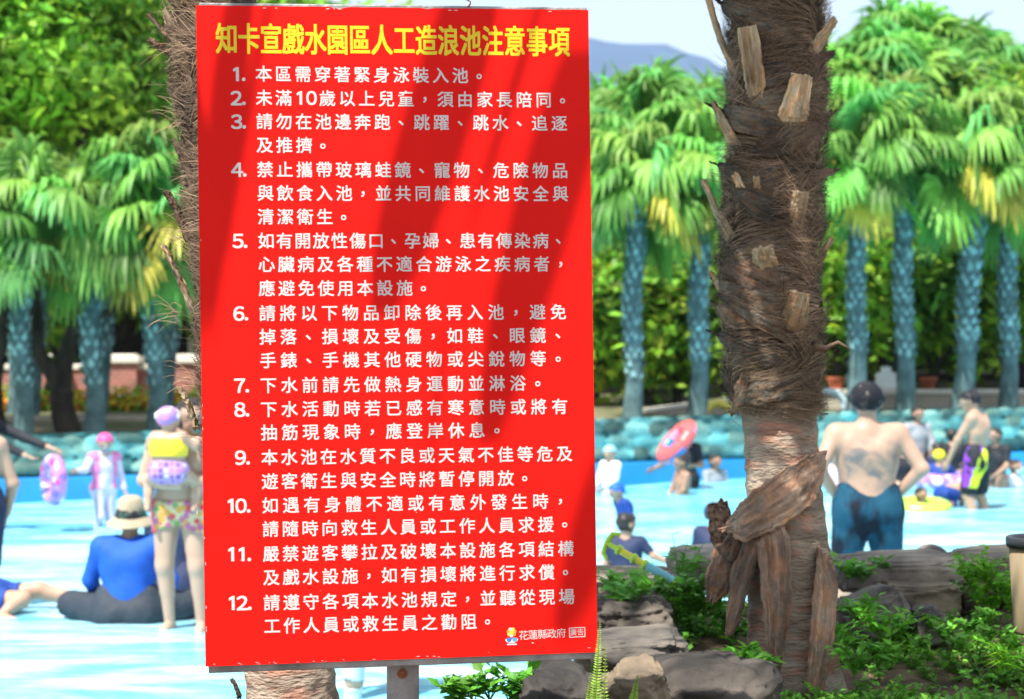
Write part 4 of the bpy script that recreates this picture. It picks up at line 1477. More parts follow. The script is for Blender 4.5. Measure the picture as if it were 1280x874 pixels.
for off in (-24, -13, -2, 9, 24):
    frond_strip([(600 + off, -30), (575 + off * 1.1, 70), (535 + off * 1.1, 200), (500 + off * .9, 320), (478 + off * .5, 400)], 2.0, 2.5, 0.034)
for off in (-30, -18, -7, 4, 20):
    frond_strip([(745 + off, 70), (715 + off, 170), (680 + off * .9, 290), (645 + off * .8, 420), (612 + off * .5, 560)], 2.3, 3.0, 0.036)
for off in (-12, 0, 12):
    frond_strip([(770 + off, 560), (742 + off, 660), (722 + off * .8, 740), (700 + off * .6, 800)], 2.9, 3.3, 0.034)
for off in (-16, -4, 8):
    frond_strip([(310 + off, -20), (296 + off, 80), (284 + off, 200), (268 + off, 330), (256 + off, 430)], 2.0, 2.5, 0.024)
frond_strip([(345, -20), (322, 90), (302, 210), (286, 330)], 2.0, 2.4, 0.012)
frond_strip([(235, 40), (250, 160), (256, 300), (250, 420)], 2.1, 2.5, 0.03)
frond_strip([(690, -30), (652, 90), (620, 190), (585, 300)], 2.0, 2.3, 0.014)
frond_strip([(560, 420), (545, 520), (535, 610)], 2.6, 2.9, 0.012)
mb.build('hanging_leaf', M['leaf_palm'], pq)


# ------------------------------------------------------------------ rocks, weeds and small things on the bank
def rock(x0, y0, x1, y1, D, depth, seed, label, col=(1, 1, 1), box=0.55, rough=0.12, tilt=0.0):
    rough *= 1.35
    a, b = px(x0, y0, D), px(x1, y1, D)
    c = (a + b) / 2
    hx, hz = (b[0] - a[0]) / 2, (a[2] - b[2]) / 2
    bm = bmesh.new()
    bmesh.ops.create_icosphere(bm, subdivisions=5, radius=1.0)
    rt = np.array([[math.cos(tilt), 0, -math.sin(tilt)], [0, 1, 0], [math.sin(tilt), 0, math.cos(tilt)]])
    V, cc = [], []
    for v in bm.verts:
        p = np.array(v.co)
        q = np.sign(p) * np.abs(p) ** box
        h = fbm((p[0] * 1.3 + seed * 3.1, p[1] * 1.3, p[2] * 1.3)) * rough * 1.5 + fbm((p[0] * 4 + seed, p[1] * 4, p[2] * 5)) * rough * 0.45
        cr_ = -0.06 * max(0, 1 - abs(fbm((p[0] * 1.5, p[1] * 1.5 + seed, p[2] * 2.4), 2)) * 14)
        q = q * (1 + h + cr_)
        V.append(rt @ (q * [hx, depth / 2, hz]))
    Fq = [[v.index for v in f.verts] for f in bm.faces]
    bm.free()
    m_ = MB()
    m_.add(np.array(V) + c, Fq, col)
    return single(m_, 'rock', M['rock'], (c[0], c[1], b[2]), label, 'rock', 'rocks edging the planted bank')


for q in ((1040, 694, 1206, 734, 6.95, .45, 1, 'long flat grey edging stone below the bare-backed man', (1.6, 1.55, 1.5), .4, .07, .02),
          (1196, 688, 1300, 726, 6.95, .45, 2, 'pale edging stone behind the black rimmed pot', (1.75, 1.65, 1.5), .4, .08, .08),
          (1092, 724, 1192, 764, 6.75, .4, 3, 'brown edging stone underneath the long flat stone', (1.4, 1.25, 1.1), .45, .1, 0),
          (1180, 722, 1232, 760, 6.8, .35, 4, 'small stone in the gap under the pale edging stone', (.8, .72, .65), .5, .12, 0),
          (1222, 722, 1340, 780, 7.0, .4, 15, 'stone behind the bright shrub at the right edge', (.9, .8, .7), .5, .12, 0),
          (720, 714, 866, 750, 6.95, .5, 5, 'flat slab with sunlit top just right of the sign', (1.6, 1.5, 1.4), .4, .08, -.02),
          (836, 688, 938, 722, 7.05, .5, 6, 'pale flat stone between the weeds and the shaggy trunk', (1.8, 1.8, 1.8), .4, .08, .05),
          (738, 744, 840, 812, 6.2, .5, 7, 'dark stone below the flat slab at the sign edge', (.62, .60, .58), .6, .12, .03),
          (735, 792, 850, 832, 5.75, .4, 8, 'flat dark stone above the big boulder', (.75, .75, .76), .5, .1, .06),
          (776, 820, 970, 940, 5.15, .6, 9, 'big rounded grey boulder at the bottom, left of the shaggy trunk', (.46, .45, .45), .72, .09, .13),  # boulder tint lowered so its colour carries the shade on the bank
          (756, 832, 832, 905, 4.95, .3, 10, 'sunlit tan stone at the lower right corner of the sign', (1.2, 1.05, .85), .6, .13, .1),
          (640, 842, 752, 960, 5.0, .5, 11, 'dark boulder under the right end of the sign', (.50, .50, .52), .65, .12, -.1),
          (1142, 683, 1190, 740, 7.7, .4, 12, 'smooth domed grey stone behind the edging stones', (1.0, .95, 1.0), .9, .04, 0),
          (1050, 738, 1130, 792, 6.35, .3, 13, 'slanting grey stone beside the shaggy trunk foot', (.95, .92, .95), .55, .1, .4),
          (1140, 760, 1178, 806, 6.3, .2, 14, 'small grey stone among the weeds in the middle of the bank', (.8, .8, .85), .6, .13, .1)):
    rock(*q)


def weed_leaves(mb, P, N, L, Wd, col, rng, upv=(0, 0, 1.0)):
    """pointed leaves: base points P, directions N, length L, width Wd"""
    n = len(P)
    up = np.tile(upv, (n, 1)) + rng.normal(size=(n, 3)) * 0.35
    side = nrm_rows(np.cross(N, up))
    nn = nrm_rows(np.cross(side, N))
    L, Wd = L[:, None], Wd[:, None]
    p0 = P
    p1 = P + N * L * .4 + side * Wd / 2 + nn * L * .05
    p2 = P + N * L * .4 - side * Wd / 2 + nn * L * .05
    pm = P + N * L * .45 + nn * L * 0.0
    p3 = P + N * L - nn * L * .12
    V = np.stack([p0, p1, pm, p2, p3], 1).reshape(-1, 3)
    i = np.arange(n)[:, None] * 5
    f = np.concatenate([np.concatenate([i, i + 2, i + 1], 1), np.concatenate([i, i + 3, i + 2], 1),
                        np.concatenate([i + 1, i + 2, i + 4], 1), np.concatenate([i + 2, i + 3, i + 4], 1)])
    mb.add(V, f, np.tile(col, (4, 1)))


def plant(mb, base, h, n_stem, n_leaf, Ls, rng, spread=0.35, tint=(1, 1, 1), lw=0.45):
    for _ in range(n_stem):
        a = rng.uniform(0, 2 * math.pi)
        d = nrm([math.cos(a) * spread * rng.random(), math.sin(a) * spread * rng.random(), 1])
        hh = h * rng.uniform(0.6, 1.1)
        tt = np.linspace(0, 1, 5)[:, None]
        bend = np.array([math.cos(a), math.sin(a), 0]) * spread * 0.4 * hh
        pts = np.asarray(base) + d * hh * tt + bend * tt ** 2
        mb.tube(pts, np.linspace(.0022, .0010, 5), 4, False, np.array([.9, .8, .6]) * np.array(tint))
        t_ = rng.uniform(0.25, 1.0, n_leaf)
        P = np.asarray(base) + d * hh * t_[:, None] + bend * t_[:, None] ** 2
        az = rng.uniform(0, 2 * math.pi, n_leaf)
        el = rng.uniform(-0.2, 0.8, n_leaf)
        N = np.stack([np.cos(az) * np.cos(el), np.sin(az) * np.cos(el), np.sin(el)], 1)
        L = Ls * rng.uniform(.6, 1.3, n_leaf)
        weed_leaves(mb, P, N, L, L * lw * rng.uniform(.8, 1.2, n_leaf), np.array(tint) * rng.uniform(.65, 1.4, (n_leaf, 1)) * np.stack([rng.uniform(.8, 1.3, n_leaf), np.ones(n_leaf), np.ones(n_leaf)], 1), rng)


# ground cover over the bank: nobody could count it
rng = np.random.default_rng(77)
mb = MB()
cnt = 0
while cnt < 2600:
    x, y = rng.uniform(0.25, 2.75), rng.uniform(4.4, 6.95)
    if y > edge_y(x) - 0.2:
        continue
    dens = 0.5 + 0.9 * fbm((x * 1.9, y * 1.9, 7.7), 2)
    if (x - 0.92) ** 2 + (y - 5.8) ** 2 < 0.045 or rng.random() > dens:
        cnt += 0.25
        continue
    plant(mb, (x, y, bank_z(x, y) - .01), rng.uniform(.03, .10), 3, 6, rng.uniform(.016, .034), rng, 0.9, np.array([1.05, 1, .9]) * rng.uniform(.8, 1.5), 0.6)
    cnt += 1
tag(mb.build('ground_cover', M['leaf_weed'], smoothed=False), kind='stuff')

# fallen straw and strips of dry leaf on the soil
mb = MB()
for i in range(160):
    x, y = rng.uniform(0.3, 2.5), rng.uniform(4.6, 6.6)
    a = rng.uniform(0, math.pi)
    L = rng.uniform(.04, .16)
    d = np.array([math.cos(a), math.sin(a), 0]) * L
    z = bank_z(x, y)
    mb.tube([(x, y, z + .004), (x + d[0] * .5, y + d[1] * .5, z + rng.uniform(.008, .03)), (x + d[0], y + d[1], z + .004)], rng.uniform(.0015, .004), 4, False,
            np.array([2.0, 1.9, 1.7]) * rng.uniform(.5, 1.3), flat=.4)
tag(mb.build('dry_straw', M['fibre'], smoothed=False), kind='stuff')


def weed(name, spots_, label, cat='plant', h=.14, n_stem=7, n_leaf=9, Ls=.05, tint=(1, 1, 1), spread=.5, lw=.45, seed=0, grp='leafy weeds on the bank'):
    rng = np.random.default_rng(500 + seed)
    b0 = np.array(spots_[0][:3])
    mb = MB()
    for s_ in spots_:
        plant(mb, s_[:3], h * (s_[3] if len(s_) > 3 else 1), n_stem, n_leaf, Ls, rng, spread, tint, lw)
    return single(mb, name, M['leaf_weed'], tuple(b0), label, cat, grp, smoothed=False)


def gp(x, y, D, k=1.0):
    p = px(x, y, D)
    return (p[0], p[1], p[2], k)


weed('leafy_weed', [gp(850, 735, 6.6), gp(862, 738, 6.65, .8)], 'tall weed with narrow leaves sticking up against the water by the trunk', h=.20, n_stem=5, n_leaf=11, Ls=.055, lw=.28, seed=1)
weed('leafy_weed', [gp(x, y, 6.3, k) for x, y, k in ((800, 790, 1), (830, 780, 1.1), (860, 790, 1), (880, 770, 1.1), (905, 782, 1), (845, 812, .8), (885, 810, .9), (900, 755, 1), (865, 752, 1), (835, 755, .9), (915, 800, .9), (820, 770, 1), (890, 740, .9), (870, 770, 1), (855, 775, 1))],
     'wide mat of green weeds left of the shaggy trunk', h=.10, n_stem=9, n_leaf=12, Ls=.036, lw=.6, seed=2, spread=.8)
weed('leafy_weed', [gp(782, 768, 6.1), gp(800, 752, 6.25, .9), (gp(765, 745, 6.4, .8))], 'light green weed spreading over the flat slab at the sign edge', h=.13, n_stem=6, n_leaf=9, Ls=.06, lw=.5, seed=3, spread=.9)
weed('leafy_weed', [gp(932, 838, 5.45), gp(910, 834, 5.45, .8), gp(952, 842, 5.4, .7)], 'bright low weed between the boulder and the peeling bark', h=.08, n_stem=6, n_leaf=8, Ls=.045, lw=.6, seed=4, spread=.9, tint=(1.15, 1.15, 1))
weed('leafy_weed', [gp(1075, 782, 5.9), gp(1100, 800, 5.8), gp(1060, 820, 5.7), gp(1082, 778, 6.0, .7), gp(1120, 800, 5.9), gp(1068, 845, 5.5), gp(1098, 835, 5.6)], 'tuft of long bright leaves right of the shaggy trunk foot', h=.10, n_stem=8, n_leaf=11, Ls=.046, lw=.38, seed=5, spread=.8, tint=(1.15, 1.2, .9))
weed('leafy_weed', [gp(1060, 725, 6.7), gp(1078, 730, 6.7), gp(1105, 716, 6.75, .6)], 'small weed in front of the long flat edging stone', h=.09, n_stem=5, n_leaf=8, Ls=.045, lw=.55, seed=6, spread=.8)
weed('bright_shrub', [gp(x, y, 6.5, k) for x, y, k in ((1218, 740, 1), (1232, 735, 1.1), (1248, 742, 1), (1225, 758, .8), (1260, 752, .9), (1240, 765, .8), (1210, 728, .8), (1268, 770, .8))],
     'bright feathery shrub left of the black rimmed pot', 'shrub', h=.13, n_stem=9, n_leaf=14, Ls=.032, lw=.45, seed=7, spread=.8, tint=(1.6, 1.45, .8))
weed('leafy_weed', [gp(x, y, D, k) for x, y, D, k in ((1180, 800, 6.0, 1), (1210, 792, 6.0, 1), (1240, 800, 5.9, .9), (1200, 815, 5.7, .9), (1150, 815, 5.8, .9), (1265, 815, 5.8, 1), (1230, 780, 6.2, 1), (1165, 785, 6.2, .8))],
     'mat of green weeds in the middle of the bank at right', h=.06, n_stem=8, n_leaf=10, Ls=.032, lw=.6, seed=8, spread=1.0, tint=(1.1, 1.1, .9))
weed('leafy_weed', [gp(x, y, 4.95, k) for x, y, k in ((592, 880, 1), (612, 876, 1), (575, 884, .8), (636, 878, 1.1), (655, 885, .9))],
     'dark leafy weed under the lower edge of the sign', h=.10, n_stem=6, n_leaf=9, Ls=.05, lw=.5, seed=9, spread=.8, tint=(.9, 1, .9))
weed('grass_tuft', [gp(1262, 838, 5.3), gp(1250, 842, 5.3, .8)], 'small tuft of pale grass blades at the lower right', 'grass', h=.10, n_stem=9, n_leaf=3, Ls=.07, lw=.08, seed=10, spread=.8, tint=(1.8, 1.6, .8))


def fern_frond(mb, pts, wpx, n, rng):
    pts = np.array([px(*p) for p in pts])
    k = len(pts)
    tt = np.linspace(0, k - 1, n)
    P = np.stack([np.interp(tt, np.arange(k), pts[:, j]) for j in range(3)], 1)
    P[1:-1] = (P[:-2] + P[1:-1] * 2 + P[2:]) / 4
    mb.tube(P, np.linspace(.0022, .0006, n), 5, False, (.9, .8, .5))
    T = nrm_rows(np.gradient(P, axis=0))
    f = np.linspace(0, 1, n)
    w_ = wpx / F * pts[0][1] / 2 * np.minimum(1, 1.4 * (1 - f) + 0.15) * np.minimum(1, f * 8 + .3)
    for sg in (-1, 1):
        side = nrm_rows(np.cross(T, [0.25, 1.0, 0.1])) * sg
        N = nrm_rows(side + T * 0.35 + np.array([0, -.12, 0]))
        weed_leaves(mb, P, N, w_ * rng.uniform(.9, 1.1, n), w_ * .46, np.ones((n, 3)) * rng.uniform(.75, 1.3, (n, 1)), rng, (-.3, -1.6, .6))


rng = np.random.default_rng(8)
for fr, lab in (([((738, 1010, 3.92), (742, 900, 3.9), (747, 830, 3.9), (750, 778, 3.9)), ((752, 1010, 3.9), (755, 900, 3.88), (757, 802, 3.88)), ((728, 1010, 3.95), (733, 900, 3.95), (739, 842, 3.95))],
                 'upright sword fern with bright narrow fronds at the lower right corner of the sign'),
                ([((786, 960, 4.5), (791, 880, 4.5), (797, 844, 4.5))], 'single short fern frond in front of the sunlit tan stone')):
    mb = MB()
    for q in fr:
        fern_frond(mb, q, 19, 60 if len(q) > 3 else 44, rng)
    b0 = px(*fr[0][0])
    single(mb, 'sword_fern', M['leaf_fern'], tuple(b0), lab, 'fern', 'sword ferns by the sign', smoothed=False)

# pump water shooter lying on the weeds: a tube with a handle
M['lime'] = mat('lime_plastic', (0.50, 0.75, 0.06), 0.35, 0.5, 0.05)
M['yellow_pl'] = mat('yellow_plastic', (0.75, 0.68, 0.05), 0.35, 0.5, 0.05)
M['aqua_pl'] = mat('aqua_plastic', (0.16, 0.48, 0.60), 0.25, 0.5, 0.08)
D_ = 6.45
a, b = px(757, 678, D_ + .1), px(857, 735, D_ - .05)
ax = nrm(b - a)
L = np.linalg.norm(b - a)
ws = thing('water_shooter', (a + b) / 2 - np.array([0, 0, .03]), 'lime green and blue pump water shooter lying among the weeds', 'water toy')
for nm, m_, t0, t1, r_ in (('handle_rod', 'lime', 0.02, 0.20, .010), ('plunger_tube', 'yellow_pl', .17, .50, .0135), ('barrel', 'aqua_pl', .50, .86, .016), ('nozzle', 'lime', .86, 1.0, .014)):
    mb = MB()
    rr = [r_ * .9, r_, r_, r_ * (.9 if nm != 'nozzle' else .5)]
    mb.tube([a + ax * L * t0, a + ax * (L * t0 + .004), a + ax * (L * t1 - .006), a + ax * L * t1], rr, 16)
    mb.build(nm, M[m_], ws)
mb = MB()
for t_ in (.17, .36, .50):
    mb.tube([a + ax * (L * t_ - .009), a + ax * (L * t_ - .006), a + ax * (L * t_ + .006), a + ax * (L * t_ + .009)], [.015, .019, .019, .015], 16)
mb.build('collar', M['lime'], ws)
mb = MB()
hd_ = nrm(np.cross(ax, [0, 1, 0]))
c_ = a + ax * .006
mb.tube([c_ + hd_ * .052 + ax * .030, c_ + hd_ * .040 + ax * .004, c_, c_ - hd_ * .040 + ax * .004, c_ - hd_ * .052 + ax * .030], [.007, .010, .011, .010, .007], 10)
mb.build('handle', M['lime'], ws)

# plastic pot at the right edge
M['pot_beige'] = mat('beige_plastic', (0.22, 0.17, 0.10), 0.6, 0.35, 0.18, scale=6, stretch=(4, 4, .7))
M['pot_black'] = mat('black_plastic', (0.02, 0.022, 0.026), 0.4, 0.5, 0.1)
D_ = 5.9
c_ = px(1300, 792, D_)
h_ = px(0, 672, D_)[2] - c_[2]
pt = thing('plant_pot', c_, 'beige plant pot with a black rim at the right edge of the picture', 'pot')
mb = MB()
r1, r2 = 31 / F * D_, 38 / F * D_
mb.lathe([(0, .0), (r1, .0), (r1 + .002, .01), (r2, h_ * .94), (r2 - .004, h_ * .94), (r1 - .002, .02)], c_, 40)
mb.build('pot_body', M['pot_beige'], pt)
mb = MB()
mb.lathe([(r2 - .006, h_ * .90), (r2 + .006, h_ * .90), (r2 + .010, h_ * .94), (r2 + .009, h_), (r2 + .002, h_ * 1.012), (r2 - .008, h_ * 1.0), (r2 - .010, h_ * .93)], c_, 40)
mb.build('rim', M['pot_black'], pt)
mb = MB()
mb.lathe([(0, h_ * .86), (r2 * .5, h_ * .865), (r2 * .985, h_ * .85)], c_, 30)
mb.build('potting_soil', M['soil'], pt)


# ------------------------------------------------------------------ people: one continuous skin grown round a posed skeleton
def surface_nets(Vf, org, h):
    nx, ny, nz = Vf.shape
    ins = Vf < 0
    cs = [(i, j, k) for i in (0, 1) for j in (0, 1) for k in (0, 1)]
    sl = lambda A, c: A[c[0]:nx - 1 + c[0], c[1]:ny - 1 + c[1], c[2]:nz - 1 + c[2]]
    cnt = sum(sl(ins, c).astype(np.int8) for c in cs)
    act = (cnt > 0) & (cnt < 8)
    I = np.argwhere(act)
    idx = np.full(act.shape, -1, np.int64)
    idx[act] = np.arange(len(I))
    val = np.stack([sl(Vf, c)[act] for c in cs], 1)
    csn = np.array(cs, float)
    acc = np.zeros((len(I), 3))
    num = np.zeros(len(I))
    for a in range(8):
        for b in range(a + 1, 8):
            if np.abs(csn[a] - csn[b]).sum() != 1:
                continue
            va, vb = val[:, a], val[:, b]
            m = (va < 0) != (vb < 0)
            t = np.where(m, va / np.where(m, va - vb, 1), 0)
            p = csn[a][None] + t[:, None] * (csn[b] - csn[a])[None]
            acc += p * m[:, None]
            num += m
    P = (I + acc / num[:, None]) * h + org
    Q = []
    for ax in range(3):
        o1, o2 = (ax + 1) % 3, (ax + 2) % 3
        s0 = [slice(None)] * 3
        s1 = [slice(None)] * 3
        s0[ax], s1[ax] = slice(0, -1), slice(1, None)
        ch = ins[tuple(s0)] != ins[tuple(s1)]
        E_ = np.argwhere(ch)
        n = Vf.shape
        ok = (E_[:, o1] > 0) & (E_[:, o1] < n[o1] - 1) & (E_[:, o2] > 0) & (E_[:, o2] < n[o2] - 1)
        E_ = E_[ok]
        up = ins[tuple(E_.T)]

        def cell(d1, d2):
            c = E_.copy()
            c[:, o1] -= d1
            c[:, o2] -= d2
            return idx[tuple(c.T)]
        q = np.stack([cell(1, 1), cell(0, 1), cell(0, 0), cell(1, 0)], 1)
        q[~up] = q[~up][:, ::-1]
        Q.append(q)
    return P, np.vstack(Q)


class Body:
    def __init__(s):
        s.p = []

    def cap(s, a, b, r1, r2, bone, k=0.02, flat=1.0, axis=None):
        s.p.append((np.asarray(a, float), np.asarray(b, float), r1, r2, bone, k, flat, None if axis is None else nrm(axis)))

    @staticmethod
    def dist(pr, P):
        a, b, r1, r2, bone, k, flat, ax = pr
        if ax is not None and flat != 1.0:
            d = ((P - a) @ ax)
            P = P + ax * (d * (1 / flat - 1))[..., None]
            b = b + ax * (np.dot(b - a, ax) * (1 / flat - 1))
        ab = b - a
        L = np.dot(ab, ab) + 1e-12
        t = np.clip(((P - a) @ ab) / L, 0, 1)
        d = np.linalg.norm(P - a - t[..., None] * ab, axis=-1) - (r1 + (r2 - r1) * t)
        return (d * (flat if flat < 1 else 1) if flat < 0.5 else d * (1 + flat) / 2), t

    def grow(s, h):
        lo = np.min([np.minimum(p[0], p[1]) - max(p[2], p[3]) for p in s.p], 0) - 4 * h - 0.02
        hi = np.max([np.maximum(p[0], p[1]) + max(p[2], p[3]) for p in s.p], 0) + 4 * h + 0.02
        n = np.ceil((hi - lo) / h).astype(int) + 1
        Vf = np.full(n, 0.2)
        ax = [lo[i] + h * np.arange(n[i]) for i in range(3)]
        for p in s.p:
            pad = max(p[2], p[3]) + p[5] + 3 * h
            i0 = np.maximum(0, np.floor((np.minimum(p[0], p[1]) - pad - lo) / h).astype(int))
            i1 = np.minimum(n, np.ceil((np.maximum(p[0], p[1]) + pad - lo) / h).astype(int) + 1)
            G = np.stack(np.meshgrid(*[ax[i][i0[i]:i1[i]] for i in range(3)], indexing='ij'), -1)
            d, _ = s.dist(p, G)
            sub = Vf[i0[0]:i1[0], i0[1]:i1[1], i0[2]:i1[2]]
            k = p[5]
            hh = np.maximum(k - np.abs(sub - d), 0) / k
            sub[...] = np.minimum(sub, d) - hh * hh * k * 0.25
        return surface_nets(Vf, lo, h)

    def label(s, P):
        best = np.full(len(P), 9.0)
        lab = np.zeros(len(P), int)
        T = np.zeros(len(P))
        for i, p in enumerate(s.p):
            d, t = s.dist(p, P)
            m = d < best
            best[m], lab[m], T[m] = d[m], i, t[m]
        return lab, T


def vnormals(P, Q):
    n = np.cross(P[Q[:, 2]] - P[Q[:, 0]], P[Q[:, 3]] - P[Q[:, 1]])
    N = np.zeros_like(P)
    for j in range(4):
        np.add.at(N, Q[:, j], n)
    return nrm_rows(N)


JOINTS = {'pelvis': (0, 0, .535), 'belly': (0, .005, .62), 'chest': (0, 0, .715), 'neck': (0, -.005, .825), 'head': (0, .012, .925),
          'shL': (.108, 0, .805), 'elL': (.145, -.015, .635), 'wrL': (.158, .02, .485), 'hipL': (.050, 0, .52), 'knL': (.055, .012, .285), 'anL': (.055, -.01, .045)}
for k_ in list(JOINTS):
    if k_.endswith('L'):
        JOINTS[k_[:-1] + 'R'] = (-JOINTS[k_][0],) + JOINTS[k_][1:]

LONG = {'torso': 1, 'belly': 1, 'uparm': 1, 'fore': (0, .93)}
SHORT = {'torso': 1, 'belly': 1, 'uparm': (0, .8)}
TRUNKS = {'pelvis': 1, 'thigh': (0, .8)}
BRIEF = {'pelvis': 1, 'thigh': (0, .10)}
TIGHTS = {'pelvis': 1, 'thigh': 1, 'knee': 1, 'calf': (0, .8)}
SUIT = {'torso': 1, 'belly': 1, 'pelvis': 1, 'thigh': (0, .12)}


def person(label, base, H, yaw, skin, J=None, girth=1.0, head=1.0, clothes=(), cap=None, hair=None, vox=0.011, gaze=(0, 1, 0), fingers=True, palm=None, grp='bathers in the wave pool', feet=True,
           loose=None, belly=1.0, name='person'):
    """base: where the feet's ground point is (world). J: joints overridden, (sideways to the person's left, forward, up) as fractions of H.
    yaw 0 faces the camera; yaw 180 faces away"""
    j = {k: np.array(v, float) for k, v in JOINTS.items()}
    for k, v in (J or {}).items():
        j[k] = np.array(v, float)
    c, s_ = math.cos(yaw), math.sin(yaw)

    def w(v):
        a, f, u = np.asarray(v, float) * H
        return np.array([a * c + f * s_, a * s_ - f * c, u])      # forward is -Y at yaw 0

    def wdir(v):
        a, f, u = v
        return nrm([a * c + f * s_, a * s_ - f * c, u])
    q = {k: w(v) for k, v in j.items()}
    B = Body()
    g = H * girth
    side = nrm(q['shL'] - q['shR'])
    spine = nrm(q['neck'] - q['pelvis'])
    fr = nrm(np.cross(side, spine))
    hside = nrm(q['hipL'] - q['hipR'])
    kk = 0.028 * H
    fwd = wdir((0, 1, 0))
    pf = nrm(np.cross(hside, nrm(q['belly'] - q['pelvis'])))
    B.cap(q['hipL'] + [0, 0, .02 * H], q['hipR'] + [0, 0, .02 * H], .060 * g, .060 * g, 'pelvis', kk, .92, pf)
    for sd in 'LR':
        B.cap(q['hip' + sd] - pf * .03 * H + spine * .01 * H, q['hip' + sd] - pf * .032 * H - spine * .012 * H, .050 * g, .050 * g, 'pelvis', kk)
    B.cap(q['pelvis'] + spine * .03 * H, q['belly'], .086 * g * belly, .083 * g * belly, 'belly', kk, .74, fr)
    B.cap(q['belly'], q['chest'], .083 * g * belly, .094 * g, 'torso', kk, .72, fr)
    B.cap(q['chest'] + side * .035 * H, q['chest'] - side * .035 * H, .078 * g, .078 * g, 'torso', kk, .80, fr)
    B.cap(q['shL'] * .8 + q['neck'] * .2 - spine * .01 * H, q['shR'] * .8 + q['neck'] * .2 - spine * .01 * H, .038 * g, .038 * g, 'torso', kk)
    for sd in 'LR':
        B.cap(q['neck'] - spine * .004 * H, q['sh' + sd] - spine * .002 * H, .026 * g, .032 * g, 'torso', kk)
        B.cap(q['chest'] * .4 + q['sh' + sd] * .6 + fr * -.02 * H, q['chest'] * .75 + q['sh' + sd] * .25 - fr * .025 * H, .040 * g, .045 * g, 'torso', kk)
    # head: skull, jaw, nose, ears, eye ridge
    gz = wdir(gaze)
    up = nrm(q['head'] - q['neck'] + np.array([0, 0, .05 * H]))
    up = nrm(up - gz * np.dot(up, gz) * 0.7)
    hs = nrm(np.cross(gz, up)) * -1
    hh = H * head
    hc = q['head']
    B.cap(q['neck'] - spine * .02 * H, hc - up * .02 * hh - gz * .012 * hh, .033 * g, .031 * hh, 'neck', .018 * H)
    B.cap(hc + up * .016 * hh - gz * .014 * hh, hc + up * .014 * hh + gz * .012 * hh, .054 * hh, .052 * hh, 'skull', .012 * hh)
    B.cap(hc - up * .006 * hh + gz * .018 * hh, hc - up * .038 * hh + gz * .030 * hh, .042 * hh, .026 * hh, 'face', .022 * hh)
    B.cap(hc + gz * .060 * hh + up * .004 * hh, hc + gz * .071 * hh - up * .016 * hh, .006 * hh, .0095 * hh, 'face', .010 * hh)
    B.cap(hc + gz * .057 * hh + up * .012 * hh + hs * .02 * hh, hc + gz * .057 * hh + up * .012 * hh - hs * .02 * hh, .006 * hh, .006 * hh, 'face', .012 * hh)
    B.cap(hc + gz * .054 * hh - up * .033 * hh + hs * .008 * hh, hc + gz * .054 * hh - up * .033 * hh - hs * .008 * hh, .006 * hh, .006 * hh, 'face', .008 * hh)
    for sg in (1, -1):
        e = hc + hs * sg * .055 * hh - gz * .004 * hh
        B.cap(e + up * .010 * hh, e - up * .012 * hh, .013 * hh, .010 * hh, 'ear', .006 * hh, .55, hs)
    for sd, sg in (('L', 1), ('R', -1)):
        sh, el, wr = q['sh' + sd], q['el' + sd], q['wr' + sd]
        B.cap(sh, el, .034 * g, .0245 * g, 'uparm', .02 * H)
        B.cap(el, wr, .0262 * g, .0165 * g, 'fore', .012 * H)
        hd = nrm(wr - el)
        if ('hd' + sd) in j:
            hd = wdir(j['hd' + sd])
        pn = wdir(palm[sd]) if palm and sd in palm else wdir((-sg, 0.15, 0))
        pn = nrm(pn - hd * np.dot(pn, hd))
        ac = np.cross(hd, pn)
        hl = H / 1.7
        fr_ = max(.0078 * hl, .62 * vox)
        B.cap(wr + hd * .02 * hl, wr + hd * .075 * hl, .030 * hl, .037 * hl, 'hand', .012 * hl, .45, pn)
        if fingers:
            th = ac if np.dot(ac, wdir((0, 1, .3))) > 0 else -ac
            for i, (of, ln) in enumerate(((.030, .072), (.010, .084), (-.010, .078), (-.029, .060))):
                a = wr + hd * .095 * hl + th * of * hl
                m_ = a + (hd + pn * .22 + th * of * 2).astype(float) * ln * .5 * hl
                e = m_ + (hd + pn * .75) * ln * .45 * hl
                B.cap(a - hd * .03 * hl, m_, fr_, fr_ * .95, 'hand', .004)
                B.cap(m_, e, fr_ * .95, fr_ * .8, 'hand', .003)
            a = wr + hd * .035 * hl + th * .028 * hl
            m_ = a + (th * .75 + hd * .6 + pn * .3) * .045 * hl
            B.cap(a, m_, fr_ * 1.25, fr_ * 1.05, 'hand', .008)
            B.cap(m_, m_ + (hd * .85 + th * .25 + pn * .35) * .035 * hl, fr_ * 1.05, fr_ * .85, 'hand', .003)
        hp, kn, an = q['hip' + sd], q['kn' + sd], q['an' + sd]
        B.cap(hp, kn, .056 * g, .035 * g, 'thigh', .024 * H)
        B.cap(kn - nrm(kn - hp) * .012 * H, kn + nrm(an - kn) * .015 * H, .0335 * g, .031 * g, 'knee', .015 * H)
        kb = nrm(hp - kn) + nrm(an - kn)
        back = nrm(kb) if np.linalg.norm(kb) > 0.25 else -pf
        B.cap(kn, an, .031 * g, .0205 * g, 'calf', .015 * H)
        B.cap(kn * .8 + an * .2 + back * .012 * H, kn * .55 + an * .45 + back * .010 * H, .030 * g, .026 * g, 'calf', .02 * H)
        if feet:
            fd = wdir(j['ft' + sd]) if ('ft' + sd) in j else nrm(wdir((0.18 * sg, 1, -.12)))
            B.cap(an - fd * .022 * H - np.array([0, 0, .022 * H]), an + fd * .04 * H - np.array([0, 0, .020 * H]), .019 * H, .019 * H, 'foot', .014 * H)
            B.cap(an + fd * .04 * H - np.array([0, 0, .022 * H]), an + fd * .085 * H - np.array([0, 0, .030 * H]), .020 * H, .013 * H, 'foot', .012 * H)
    P, Q = B.grow(vox)
    lab, T = B.label(P)
